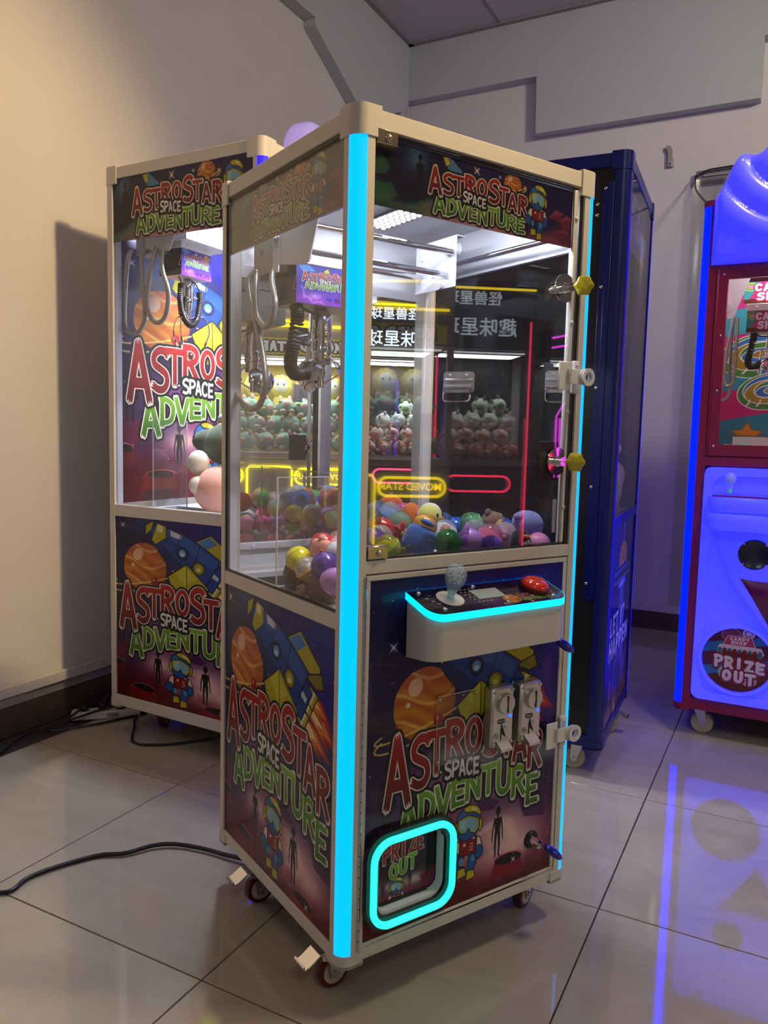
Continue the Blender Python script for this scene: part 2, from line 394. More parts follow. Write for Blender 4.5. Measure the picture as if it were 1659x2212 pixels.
RED = ((118, 24, 28), (196, 52, 44)); GREEN = ((64, 124, 30), (150, 196, 62))
AST = [(.10,.150,.39,.64),(.217,.110,.435,.623),(.307,.105,.47,.633),(.407,.115,.494,.656),(.52,.105,.506,.646),(.63,.115,.483,.666),(.728,.105,.465,.62),(.815,.105,.43,.585),(.912,.105,.385,.54)]
ADV = [(.165,.120,.243,.405),(.262,.10,.287,.411),(.352,.10,.294,.417),(.437,.085,.319,.425),(.527,.10,.33,.445),(.62,.095,.33,.45),(.717,.10,.311,.449),(.812,.10,.285,.41),(.905,.09,.235,.36)]
SPA = [(.375,.044,.435,.503),(.417,.044,.436,.502),(.459,.044,.432,.499),(.50,.042,.428,.496),(.54,.038,.424,.492)]
HAST = [(.268,.068,.375,.80),(.328,.056,.415,.74),(.379,.052,.43,.745),(.433,.058,.482,.80),(.494,.056,.487,.79),(.556,.060,.46,.834),(.608,.050,.455,.755),(.657,.054,.395,.68),(.711,.056,.375,.70)]
HADV = [(.29,.062,.084,.385),(.348,.054,.083,.365),(.40,.054,.077,.35),(.452,.046,.09,.35),(.502,.054,.076,.38),(.552,.050,.095,.375),(.600,.054,.10,.39),(.652,.054,.085,.33),(.703,.050,.06,.318)]
HSPA = [(.412,.024,.36,.53),(.436,.024,.355,.52),(.460,.024,.345,.51),(.484,.023,.335,.50),(.507,.021,.325,.49)]

def logo(a, au, av, k, A_=AST, B_=ADV, S_=SPA, eyes=True, w=(.0062, .0185)):
    """the three-line title; au, av map art u, v to pixels, k scales outlines"""
    m = lambda L: [(au(u), (au(u+wd/2)-au(u-wd/2)), av(b), av(t)) for u, wd, b, t in L]
    wo, wb = w[0]*k, w[1]*k
    a.word('ADVENTURE', m(B_), .090, GREEN, wo, wb, 5)
    a.word('ASTROSTAR', m(A_), .088, RED, wo, wb, 3)
    sl = m(S_); a.word('SPACE', sl, .10, ((226, 224, 220), (250, 250, 248)), 0, wb*.75, 9); 
    x0, y0 = sl[0][0]-sl[0][1]*.95, (sl[0][2]+sl[0][3])/2; a.ell(x0, y0, wb*.32, wb*.32, (245, 245, 240), out=wb*.35)
    if eyes:
        for i in (3, 8):
            u, wd, b, t = A_[i]; cx, cy = au(u), av(b+(t-b)*.70); r = (au(u+wd/2)-au(u-wd/2))*.17
            a.ell(cx, cy, r, r*1.25, (150, 70, 30)); a.ell(cx, cy, r*.62, r*.95, (34, 16, 18)); a.ell(cx+r*.2, cy+r*.5, r*.22, r*.3, (250, 240, 235))

def planet(a, cx, cy, rx, ry, k):
    a.ell(cx, cy, rx, ry, (196, 112, 40)); sl = a.box([(cx-rx, cy-ry), (cx+rx, cy+ry)], 2); X, Y = a.X[sl], a.Y[sl]
    m = sstep(.5-((np.hypot((X-cx)/rx, (Y-cy)/ry)-1)*min(rx, ry)))
    band = .5+.5*np.sin(((Y-cy)/ry*1.0+.16*np.sin((X-cx)/rx*3.2)+.22*(X-cx)/rx)*13)
    a.comp(sl, m*band, (226, 160, 56), .75); a.comp(sl, m*sstep((Y-cy)/ry*1.6-.3), (196, 110, 88), .7)
    band2 = sstep(np.sin(((Y-cy)/ry+.2*np.sin((X-cx)/rx*2.6+1))*9)*4-3.2); a.comp(sl, m*band2, (250, 222, 150), .8)
    a.comp(sl, m*sstep(((X-cx)/rx*.8-(Y-cy)/ry*.5)-.35), (120, 52, 26), .6)
    a.ell(cx-rx*.32, cy+ry*.5, rx*.22, ry*.26, (250, 226, 206), .75, rot=-.6); a.ell(cx-rx*.55, cy+ry*.05, rx*.08, ry*.07, (255, 235, 215), .85)
    for dy, sq in ((-.42, .20), (-.62, .30)):
        a.line([(x, y+.25*(x-cx)) for x, y in arc(cx, cy+dy*ry, rx*1.55, ry*sq, 150, 395, 26)], k*.0045, (232, 214, 130), .9)
    a.ell(cx+rx*.45, cy-ry*.52, rx*.16, ry*.17, (168, 34, 34)); a.ell(cx+rx*.41, cy-ry*.46, rx*.05, ry*.05, (240, 170, 160))

def rocket(a, au, av, k):
    # axis from nose to tail in art space
    N = np.array([au(.245), av(.965)]); T = np.array([au(.79), av(.70)]); d = T-N; L = np.hypot(*d); d /= L; n = np.array([-d[1], d[0]])
    P = lambda t, w: tuple(N+d*L*t+n*L*w); o = k*.006
    B1, B2, B3 = (36, 84, 168), (70, 132, 208), (24, 52, 116); Yl, Y2 = (196, 190, 40), (150, 144, 28)
    # flames
    for (t0, w0, wd, ln) in ((1.02, -.10, .055, .36), (1.0, .03, .06, .42), (.96, .10, .05, .3)):
        for j, (c, q) in enumerate((((190, 60, 30), 1.), ((240, 150, 50), .75), ((255, 240, 190), .48))):
            a.fill([P(t0, w0+wd*q), P(t0+ln*.5*q, w0+wd*1.35*q), P(t0+ln*q, w0+wd*.2), P(t0+ln*.62*q, w0-wd*.6*q), P(t0+ln*.8*q, w0-wd*1.1*q), P(t0, w0-wd*q)], c, .9)
    for w0 in (-.10, .03, .10): a.fill([P(.94, w0+.05), P(1.04, w0+.06), P(1.04, w0-.06), P(.94, w0-.05)], Yl, out=o); a.fill([P(.99, w0+.052), P(1.01, w0+.055), P(1.01, w0-.055), P(.99, w0-.052)], (240, 236, 220))
    a.fill([P(.80, .17), P(.98, .12), P(.98, -.12), P(.80, -.17)], B1, out=o); a.fill([P(.84, .06), P(.96, .05), P(.96, .01), P(.84, .01)], (210, 218, 240))
    # far wing (upper right) and near wing (lower left)
    a.fill([P(.55, .19), P(.66, .36), P(.96, .33), P(1.0, .24), P(.80, .14)], Yl, out=o); a.fill([P(.58, .22), P(.66, .34), P(.76, .33), P(.70, .22)], (90, 150, 220))
    a.fill([P(.86, .17), P(.99, .31), P(1.06, .25), P(1.0, .19)], Y2, out=o)
    body = [P(0, 0)]+[P(t, .205*math.sin(min(1, t/.62)*math.pi/2)**.75) for t in np.linspace(.04, .88, 12)]+[P(t, -.205*math.sin(min(1, t/.62)*math.pi/2)**.75) for t in np.linspace(.88, .04, 12)]
    a.fill(body, B1, out=o)
    lo = [P(t, -.205*math.sin(min(1, t/.62)*math.pi/2)**.75*q) for q, ts in ((.97, np.linspace(.06, .86, 10)), (.45, np.linspace(.86, .06, 10))) for t in ts]; a.fill(lo, B3, .8)
    hi = [P(t, .205*math.sin(min(1, t/.62)*math.pi/2)**.75*q) for q, ts in ((.9, np.linspace(.10, .86, 10)), (.35, np.linspace(.86, .10, 10))) for t in ts]; a.fill(hi, B2, .55)
    a.fill([P(.0, 0), P(.05, .09), P(.075, .0), P(.05, -.085)], Yl, out=o*.6)
    a.fill([P(.10, .10), P(.20, .13), P(.26, .03), P(.20, -.10), P(.14, -.09)], Yl, out=o*.6); a.fill([P(.11, .09), P(.17, .11), P(.20, .05), P(.14, .03)], (240, 238, 215))
    a.fill([P(.26, .13), P(.40, .165), P(.41, .12), P(.30, .08)], (226, 224, 240))
    for t in (.42, .66): a.line([P(t-.05+.09*(1-abs(w)/.2)**2*0+.05*math.cos(w*7.8), w) for w in np.linspace(-.20, .20, 9)], o*.45, (14, 14, 26))
    for t, w, c in ((.50, .01, (120, 176, 236)), (.73, -.01, (196, 190, 40))):
        x, y = P(t, w); r = L*.062; a.ell(x, y, r, r, (20, 44, 104) if c[2] > 100 else (150, 146, 30), out=o*.7); a.ell(x, y, r*.66, r*.66, c); a.ell(x, y-r*.2, r*.4, r*.3, (215, 228, 245) if c[2] > 100 else (236, 236, 170))
    a.fill([P(.60, -.06), P(.50, -.30), P(.72, -.46), P(.96, -.30), P(.92, -.12)], Yl, out=o); a.fill([P(.60, -.09), P(.545, -.22), P(.70, -.26), P(.78, -.12)], (216, 212, 70)); a.fill([P(.72, -.45), P(.94, -.29), P(.86, -.25), P(.66, -.33)], Y2); a.line([P(.60, -.06), P(.74, -.28), P(.96, -.30)], o*.35, (40, 40, 16))

def alien(a, x, y, h, col=(18, 12, 24), al=1):
    w = h
    a.ell(x, y+h*.90, w*.058, h*.09, col, al); L = lambda p, r: a.line([(x+w*q[0], y+h*q[1]) for q in p], [h*v for v in r], col, al)
    L([(0, .84), (0, .74)], [.016, .018]); a.fill([(x-w*.085, y+h*.76), (x+w*.085, y+h*.76), (x+w*.055, y+h*.46), (x-w*.055, y+h*.46)], col, al)
    for sg in (-1, 1):
        L([(sg*.075, .75), (sg*.115, .56), (sg*.13, .36)], [.02, .015, .012]); L([(sg*.13, .36), (sg*.14, .30)], [.012, .006])
        L([(sg*.035, .48), (sg*.05, .25), (sg*.04, .03)], [.034, .024, .016]); L([(sg*.04, .02), (sg*.075, .005)], [.014, .008])

def astronaut(a, x, y, h):
    """a cartoon child in a space suit, feet at y"""
    o = h*.012; P = lambda u, v: (x+h*u, y+h*v); bl, lb, yl, wh, rd = (38, 108, 176), (110, 182, 226), (206, 196, 48), (232, 226, 214), (150, 30, 34)
    for sg, dx, dy in ((-1, -.09, .06), (1, .06, 0)):
        a.fill([P(sg*.02+dx*.2, .36), P(sg*.15, .34), P(sg*.15, .22), P(dx+.05, .13+dy), P(dx-.05, .13+dy), P(dx-.04, .25)], bl, out=o); a.ell(*P(sg*.10, .28), h*.035, h*.05, lb, .8)
        a.fill([P(dx-.05, .12+dy), P(dx+.05, .12+dy), P(dx+.075, .02+dy), P(dx-.06, .0+dy)], yl, out=o)
    for sg in (-1, 1):
        a.fill([P(sg*.10, .57), P(sg*.20, .53), P(sg*.24, .42), P(sg*.15, .40), P(sg*.09, .48)], wh, out=o)
        a.ell(*P(sg*.21-.02 if sg > 0 else -.22, .34), h*.07, h*.085, bl, out=o)
    a.fill([P(-.13, .60), P(.15, .56), P(.14, .34), P(-.12, .36)], rd, out=o); a.fill([P(-.11, .59), P(.12, .555), P(.12, .535), P(-.11, .57)], wh)
    a.ell(*P(-.05, .49), h*.022, h*.022, wh); 
    for i in range(3):
        for j in range(2): a.ell(*P(.05+.03*j, .48-.04*i), h*.011, h*.011, wh)
    a.fill([P(-.12, .63), P(.10, .59), P(.12, .56), P(-.12, .60)], (240, 238, 235))
    a.ell(*P(0, .77), h*.205, h*.225, bl, out=o); a.ell(*P(-.10, .80), h*.08, h*.14, lb, .35)
    a.fill([P(*q) for q in arc(.02, .80, .20, .20, 20, 118, 10)]+[P(-.05, .93), P(.10, .90), P(.19, .84)], yl, out=o); a.fill([P(.04, .975), P(.13, .955), P(.15, .90), P(.05, .93)], (240, 236, 170), .8)
    a.ell(*P(-.19, .73), h*.028, h*.085, yl, out=o); a.ell(*P(.205, .70), h*.026, h*.08, yl, out=o)
    g = [P(-.16, .84), P(0, .87), P(.17, .80), P(.19, .68), P(.12, .61), P(.045, .64), P(.01, .715), P(-.04, .65), P(-.12, .66), P(-.17, .74)]
    a.fill(g, (190, 176, 60), out=o); cx = sum(p[0] for p in g)/10; cy = sum(p[1] for p in g)/10
    a.fill([(cx+(p[0]-cx)*.84, cy+(p[1]-cy)*.84) for p in g], (150, 196, 214)); a.fill([P(-.13, .82), P(-.02, .84), P(-.07, .70), P(-.13, .74)], (200, 222, 230), .6)

def poster(W=640, H=820, u0=0, us=1, v0=0, vs=1):
    a = Art(W, H, (28, 20, 74)); au = lambda u: (u0+us*u)*W; av = lambda v: (v0+vs*v)*H; k = W*us
    full = (slice(None), slice(None)); n1 = a.fbm(W*.5, 3); n2 = a.fbm(W*.22, 8); v = a.Y/H; u = a.X/W
    a.comp(full, sstep(u*1.3-.2+n1*.6-.2)*sstep(v*2-.5), (50, 38, 172), .85); a.comp(full, sstep((n1-.45)*3)*sstep(v*2-.8), (28, 52, 150), .7); a.comp(full, sstep((n2-.5)*3)*(v > .3), (90, 50, 150), .35)
    a.glow(W*.22, H*.97, W*.12, H*.07, (40, 100, 170), .6); a.glow(W*.55, H*.42, W*.45, H*.16, (160, 90, 150), .75); a.glow(W*.45, H*.36, W*.25, H*.1, (220, 150, 190), .6)
    a.stars(210, 4, 2.0, .25)
    # rocky ground and clouds of the lower third
    g = sstep((.30+.07*(n2-.5)*2-v)*9); a.comp(full, g, (92, 26, 74), 1); a.comp(full, g*sstep((n2-.42)*4), (150, 44, 96), .8); a.comp(full, sstep((.16+.05*n1-v)*9), (104, 12, 28), .9); a.comp(full, sstep((.16-v)*9)*sstep((n2-.5)*5), (54, 8, 22), .7); a.comp(full, sstep((.13-v)*9)*sstep((.42-n2)*6), (150, 26, 40), .6)
    for cx, cy, rx, ry, al in ((.36, .22, .16, .07, .9), (.70, .17, .24, .11, .95), (.82, .12, .16, .07, .8)): a.glow(W*cx, H*cy, W*rx, H*ry, (236, 190, 206), al*.8); a.glow(W*cx, H*cy, W*rx*.5, H*ry*.5, (255, 236, 214), al*.7)
    swirl = sstep((np.sin(n1*26)-.55)*3)*np.exp(-(((u-.68)/.24)**2+((v-.17)/.11)**2)); a.comp(full, swirl, (255, 226, 214), .55)
    for pts in ([(.0, .33), (.10, .31), (.13, .25), (.08, .21), (.0, .20)], [(.80, .30), (.90, .27), (1, .30), (1, .17), (.86, .19)], [(.55, .305), (.63, .315), (.70, .285), (.66, .262), (.56, .27)]): a.fill([(au(x), av(y)) for x, y in pts], (120, 26, 72) if pts[0][0] < .5 else (78, 30, 96), .8)
    # craters
    for cx, cy, r, c in ((.22, .055, .085, (140, 22, 26)), (.765, .022, .08, (150, 24, 50)), (.02, .17, .04, (120, 20, 34))):
        a.fill([(au(cx-r), av(cy+.028)), (au(cx+r), av(cy+.012)), (au(cx+r*1.35), av(cy-.05)), (au(cx-r*1.5), av(cy-.05))], c, .95); a.ell(au(cx), av(cy+.02), W*r, H*.018, (30, 8, 20), rot=-.1); a.line([(x, y) for x, y in arc(au(cx), av(cy+.02), W*r, H*.018, 0, 180, 10)], k*.003, (232, 120, 120), .8)
    a.stars(70, 14, 2.6, 0, .3, (255, 190, 200))
    planet(a, au(.235), av(.736), .168*W*us, .132*H*vs, k); rocket(a, au, av, k)
    alien(a, au(.045), av(.30), .27*H*vs, (16, 10, 26), .85); alien(a, au(.985), av(.30), .24*H*vs, (16, 10, 26), .85)
    alien(a, au(.335), av(.105), .19*H*vs); alien(a, au(.69), av(.065), .205*H*vs)
    logo(a, au, av, k)
    a.sparkle(au(.06), av(.955), W*.03); a.sparkle(au(.80), av(.03), W*.022); a.sparkle(au(.93), av(.36), W*.02)
    astronaut(a, au(.505), av(.015), .292*H*vs)
    return a

def header(W=1180, H=290):
    a = Art(W, H, (18, 26, 66)); au = lambda u: u*W; av = lambda v: v*H; full = (slice(None), slice(None)); n1 = a.fbm(H*.9, 21); n2 = a.fbm(H*.4, 22); u = a.X/W; v = a.Y/H
    a.comp(full, sstep(u*2.2-.5), (58, 34, 110), .9); a.comp(full, sstep(u*3-2.1), (34, 20, 74), .8); a.comp(full, sstep((n1-.4)*2.5), (50, 60, 130), .4); a.glow(W*.18, H*.85, W*.05, H*.25, (110, 160, 190), .7)
    a.stars(190, 31, 1.7, .2)
    lft = sstep((.45-u)*4)
    a.comp(full, sstep((.34+.14*np.sin(u*17+n1*5)+.10*(n2-.5)-v)*12)*lft, (36, 84, 74), .95); a.comp(full, sstep((.24+.08*np.sin(u*23+2)+.16*(n2-.5)-v)*12)*lft, (96, 138, 104), .7); a.comp(full, sstep((.10+.1*(n1-.5)-v)*14)*lft, (30, 66, 62), .7)
    for pts in ([(0, .75), (.03, .78), (.06, .62), (.045, .50), (0, .46)], [(0, .98), (.02, 1), (.0, .8)], [(0, .35), (.07, .38), (.1, .2), (.03, .1), (0, .12)]): a.fill([(au(x), av(y)) for x, y in pts], (62, 128, 84), .8); 
    mid = np.exp(-((u-.48)/.28)**2); a.comp(full, sstep((.22+.07*np.sin(u*31)+.12*(n2-.5)-v)*9)*mid, (196, 140, 150), .9); a.comp(full, sstep((.12+.1*(n2-.5)-v)*9)*mid, (222, 176, 170), .7)
    r_ = sstep((u-.70)*7); a.comp(full, sstep((.30+.08*np.sin(u*29)+.2*(n2-.5)-v)*10)*r_, (124, 62, 106), .95); a.comp(full, sstep((.16+.2*(n1-.5)-v)*10)*r_, (170, 90, 112), .8)
    for pts in ([(.86, .44), (.90, .60), (.95, .56), (.93, .42)], [(.92, .40), (.96, .55), (1, .50), (1, .28), (.95, .26)], [(.90, .22), (.96, .28), (1, .22), (1, .05), (.93, .05)]): a.fill([(au(x), av(y)) for x, y in pts], (140, 52, 84), .95, out=1, oc=(70, 24, 60)); a.fill([(au(x)+4, av(y)+4) for x, y in pts[:2]]+[(au(pts[2][0]), av(pts[2][1]))], (180, 80, 110), .8)
    planet(a, au(.655), av(.84), W*.047, H*.17, W*.6)
    b = [(au(.30), av(.98)), (au(.335), av(1.0)), (au(.42), av(.74)), (au(.455), av(.56)), (au(.40), av(.50)), (au(.33), av(.78))]; a.fill(b, (96, 150, 188), out=3); a.fill([(au(.30), av(.98)), (au(.325), av(.99)), (au(.335), av(.88)), (au(.315), av(.85))], (206, 196, 70), out=2); a.fill([(au(.44), av(.72)), (au(.48), av(.80)), (au(.50), av(.62)), (au(.45), av(.5))], (206, 190, 60), out=3); a.fill([(au(.37), av(.5)), (au(.35), av(.35)), (au(.42), av(.3)), (au(.43), av(.5))], (196, 186, 60), out=3)
    a.sparkle(au(.466), av(.90), H*.10, (250, 226, 190)); a.sparkle(au(.585), av(.90), H*.05)
    alien(a, au(.195), av(.30), .63*H); alien(a, au(.735), av(.13), .62*H, (36, 24, 48))
    logo(a, au, av, W*.62, HAST, HADV, HSPA)
    astronaut(a, au(.795), av(.02), .92*H)
    return a

def claw_label(W=420, H=300):
    a = Art(W, H, (66, 62, 170)); full = (slice(None), slice(None)); n1 = a.fbm(H*.6, 41); v = a.Y/H
    a.comp(full, sstep((.42-v)*3+n1*.4-.1), (150, 70, 190), .95); a.comp(full, sstep((np.sin(n1*24)-.7)*5)*(v < .45), (226, 170, 240), .6); a.glow(W*.3, H*.2, 40, 26, (230, 190, 250), .7); a.stars(60, 5, 1.4)
    planet(a, W*.84, H*.86, W*.085, H*.11, W); a.fill([(W*.02, H*.98), (W*.2, H*1.0), (W*.3, H*.85), (W*.1, H*.8)], (90, 150, 220), out=2); a.fill([(W*.44, H*.9), (W*.5, H*.96), (W*.53, H*.86), (W*.45, H*.82)], (206, 196, 70), out=2)
    au = lambda u: (u-.20)/.56*W*.93+W*.03; av = lambda q: (.34+q*.62)*H
    a_ = [(u, w, b, t) for u, w, b, t in HAST]
    logo(a, au, av, W*.72, a_, HADV, HSPA, eyes=False, w=(.008, .013))
    x0, y0, h = W*.62, H*.13, H*.085   # maker's mark: a blue folded emblem, the name, the web address
    a.fill([(x0-60, y0+h), (x0-44, y0+h*.8), (x0-44, y0-h*.2), (x0-60, y0+h*.15)], (30, 60, 190)); a.fill([(x0-42, y0+h*.75), (x0-30, y0+h*.75), (x0-30, y0-h*.45), (x0-42, y0-h*.2)], (24, 44, 160)); a.fill([(x0-28, y0+h), (x0-8, y0+h*1.1), (x0-12, y0+h*.75), (x0-22, y0+h*.7), (x0-22, y0+h*.5), (x0-12, y0+h*.5), (x0-14, y0+h*.25), (x0-22, y0+h*.22), (x0-28, y0-h*.1)], (40, 80, 210))
    x = x0
    for ch in 'NE.FUNS':
        if ch == '.': a.ell(x+8, y0+h*.45, 6, h*.42, (90, 170, 230)); x += 20; continue
        a.word(ch, [(x+8, 15, y0, y0+h*.95)], .10, ((16, 16, 50), (16, 16, 50)), 0, 0, rounded=True); x += 20
    x = x0
    for ch in 'WWW.NEOFUNS.COM': a.word(ch, [(x+3, 6, y0-h*.45, y0-h*.15)], .14, ((30, 20, 60), (30, 20, 60)), 0, 0, rounded=True); x += 9
    return a

def prize_panel(W=420, H=400):
    a = Art(W, H, (26, 20, 46)); full = (slice(None), slice(None)); n = a.fbm(W*.3, 51); v = a.Y/H; u = a.X/W
    a.comp(full, sstep((n-.45)*3), (44, 36, 90), .7); a.stars(60, 6, 1.6, .3)
    a.fill([(0, H*.8), (W*.12, H*.86), (W*.22, H), (0, H)], (206, 120, 60)); a.glow(0, H*.74, W*.1, H*.06, (230, 120, 50), .9)
    a.fill([(W*.25, H), (W*.25, H*.9), (W*.45, H*.96), (W*.5, H)], (200, 196, 60), out=2); a.fill([(W*.5, H), (W*.47, H*.92), (W*.6, H*.97), (W*.62, H)], (60, 120, 190), out=2)
    a.glow(W*.80, H*.97, W*.14, H*.07, (255, 220, 150), .95); a.glow(W*.9, H*.9, W*.1, H*.05, (220, 70, 50), .7)
    a.comp(full, sstep((.30+.08*(n-.5)-v)*10), (120, 60, 120), .9); a.glow(W*.3, H*.2, W*.2, H*.07, (226, 180, 214), .9); a.glow(W*.62, H*.2, W*.16, H*.09, (240, 206, 190), .9)
    a.comp(full, sstep((.12+.04*n-v)*12), (150, 50, 90), .9); a.fill([(W*.70, H*.22), (W*.95, H*.30), (W*.95, H*.18), (W*.75, H*.10)], (140, 40, 60), .9); a.fill([(W*.66, H*.3), (W*.75, H*.42), (W*.8, H*.3)], (120, 40, 90), .8)
    alien(a, W*.17, H*.06, H*.27); alien(a, W*.56, H*.10, H*.27); alien(a, W*.87, H*.22, H*.34, (22, 14, 26))
    astronaut(a, W*.36, -H*.22, H*.52)
    def sl(x0, x1, n, b0, b1, t0, t1, g=.92): return [(W*(x0+(x1-x0)*(i+.5)/n), W*(x1-x0)/n*g, H*(b0+(b1-b0)*i/(n-1)), H*(t0+(t1-t0)*i/(n-1))) for i in range(n)]
    q = sl(.15, .76, 5, .56, .62, .84, .90); q[3] = (q[3][0]+6,)+q[3][1:]; q[2] = (q[2][0], q[2][1]*.55)+q[2][2:]
    a.word('PRIZE', q, .115, ((170, 50, 44), (206, 74, 56)), 3, 8, 6)
    a.word('OUT', sl(.25, .66, 3, .30, .36, .53, .60), .12, ((120, 170, 46), (160, 200, 70)), 3, 8, 4)
    return a

def console_art(W=640, H=200):
    a = Art(W, H, (26, 20, 52)); full = (slice(None), slice(None)); n = a.fbm(H*.8, 61); u = a.X/W; v = a.Y/H
    a.comp(full, sstep(u*1.6-.3), (64, 36, 84), .8); a.comp(full, sstep((n-.42)*3), (80, 50, 110), .4); a.glow(W*.46, H*.25, W*.12, H*.4, (150, 110, 150), .6); a.stars(50, 7, 1.3); a.comp(full, sstep((.25-v)*5)*sstep((.3-u)*5), (30, 60, 50), .8)
    for i in range(6):
        for j in range(4): x = W*(.30+.03*j+.012*i); y = H*(.80-.11*i); a.fill([(x, y), (x+8, y), (x+8, y+6), (x, y+6)], (225, 220, 230)); a.fill([(x+3, y+2), (x+5, y+2), (x+5, y+4), (x+3, y+4)], (60, 50, 80))
    for i in range(3): x = W*(.055+.02*i); y = H*(.62-.13*i); a.fill([(x, y), (x+14, y), (x+14, y+6), (x, y+6)], (225, 220, 230))
    planet(a, W*.60, H*.22, W*.06, H*.18, W*.5)
    au = lambda q: W*(.64+(q-.2)*.56); av = lambda q: H*(.04+q*.44)
    logo(a, au, av, W*.25, HAST, HADV, HSPA, False)
    alien(a, W*.14, H*.15, H*.55, (12, 10, 16)); alien(a, W*.71, H*.58, H*.36, (12, 10, 16)); a.sparkle(W*.10, H*.74, 12, (90, 170, 180)); a.sparkle(W*.43, H*.86, 10)
    a.fill([(W*.80, H*.28), (W*.88, H*.2), (W*.93, H*.26), (W*.86, H*.36)], (50, 84, 150), out=2)
    return a

def let_it_happen(W=420, H=600):
    a = Art(W, H, (14, 16, 84)); full = (slice(None), slice(None)); n = a.fbm(W*.4, 71); u = a.X/W; v = a.Y/H
    a.comp(full, sstep((n-.4)*2.5), (24, 26, 140), .7); a.stars(120, 8, 1.8, .2)
    a.fill([(W*.44, H*.66), (W*.60, H*.66), (W*.78, H*.1), (W*.3, H*.1)], (120, 130, 235), .75); a.line([(x, y) for x, y in arc(W*.5, H*.16, W*.36, H*.3, 0, 180, 20)], 5, (60, 110, 235), .7)
    a.ell(W*.52, H*.79, W*.17, H*.10, (206, 160, 50), .95); a.line([(W*.52, H*.88), (W*.52, H*.97)], 3, (220, 190, 140)); a.ell(W*.52, H*.97, 4, 8, (240, 230, 200))
    alien(a, W*.52, H*.74, H*.10, (16, 16, 40)); a.ell(W*.52, H*.775, 9, 10, (220, 220, 240))
    a.ell(W*.52, H*.715, W*.36, H*.05, (24, 40, 130), out=3); a.ell(W*.52, H*.70, W*.34, H*.035, (14, 20, 70)); a.ell(W*.52, H*.672, W*.18, H*.024, (50, 120, 230)); a.ell(W*.52, H*.668, W*.12, H*.014, (190, 200, 250))
    for i in range(7): x = W*(.24+.093*i); a.fill([(x-9, H*.735), (x+9, H*.735), (x+7, H*.752), (x-7, H*.752)], (120, 160, 240)); a.ell(x, H*.698, 6, 6, (225, 230, 250))
    a.word('LET', [(W*(.16+.11*i), W*.09, H*.44, H*.54) for i in range(3)], .10, ((225, 225, 250), (250, 250, 255)), 0, 0, 3); a.word('IT', [(W*(.56+.10*i), W*.08, H*.44, H*.54) for i in range(2)], .10, ((225, 225, 250), (250, 250, 255)), 0, 0, 4)
    a.word('HAPPEN', [(W*(.17+.134*i), W*.115, H*.32, H*.42) for i in range(6)], .10, ((225, 225, 250), (250, 250, 255)), 0, 0, 5)
    a.comp(full, sstep((.13+.10*(n-.5)+.04*np.sin(u*40)-v)*14), (176, 108, 44), 1); a.comp(full, sstep((.09+.14*(n-.5)-v)*14), (120, 60, 26), .9)
    for x, h in ((.42, .24), (.52, .27), (.62, .2)): alien(a, W*x, H*.06, H*h, (12, 12, 40))
    a.ell(W*.22, H*.16, 14, 32, (206, 90, 170)); a.ell(W*.80, H*.19, 10, 24, (206, 90, 170)); a.fill([(W*.40, 0), (W*.44, H*.12), (W*.48, 0)], (236, 210, 70)); a.ell(W*.9, H*.6, 8, 70, (140, 60, 40), .7)
    return a

def lets_header(W=520, H=170):
    a = Art(W, H, (20, 22, 100)); n = a.fbm(H*.7, 81); full = (slice(None), slice(None)); a.comp(full, sstep((n-.4)*3), (50, 60, 170), .6); a.stars(60, 5, 1.4)
    v = a.Y/H; u = a.X/W; a.comp(full, sstep((.3+.12*np.sin(u*12)+.1*n-v)*9), (190, 104, 40), .95); a.fill([(W*.60, H*.7), (W*.66, H*.7), (W*.76, H*.1), (W*.5, H*.1)], (120, 130, 235), .6)
    a.ell(W*.63, H*.84, 20, 20, (206, 190, 50)); a.ell(W*.63, H*.73, 52, 12, (60, 80, 190), out=2)
    a.word('LET', [(W*(.12+.085*i), W*.07, H*.55, H*.85) for i in range(3)], .12, ((225, 225, 250), (250, 250, 255)), 0, 4, 3); a.word('IT', [(W*(.42+.07*i), W*.055, H*.55, H*.85) for i in range(2)], .12, ((225, 225, 250), (250, 250, 255)), 0, 4, 3); a.word('HAPPEN', [(W*(.3+.1*i), W*.085, H*.2, H*.5) for i in range(6)], .12, ((225, 225, 250), (250, 250, 255)), 0, 4, 7)
    return a

def candy_word(a, x0, x1, b, t, k, lines=('CANDY', 'SHOP'), col=((236, 226, 240), (255, 250, 255)), edge=(196, 60, 130)):
    hh = (t-b)/2.1
    for li, wd in enumerate(lines):
        n = len(wd); xa = x0+(x1-x0)*(.06*li); xb = x1-(x1-x0)*(.12*li); bb = t-hh*(li+1)-(hh*.08*li)
        a.word(wd, [(xa+(xb-xa)*(i+.5)/n, (xb-xa)/n*.74, bb+hh*.1, bb+hh*.92) for i in range(n)], .14, col, 0, k, white=edge, black=edge, rounded=True)

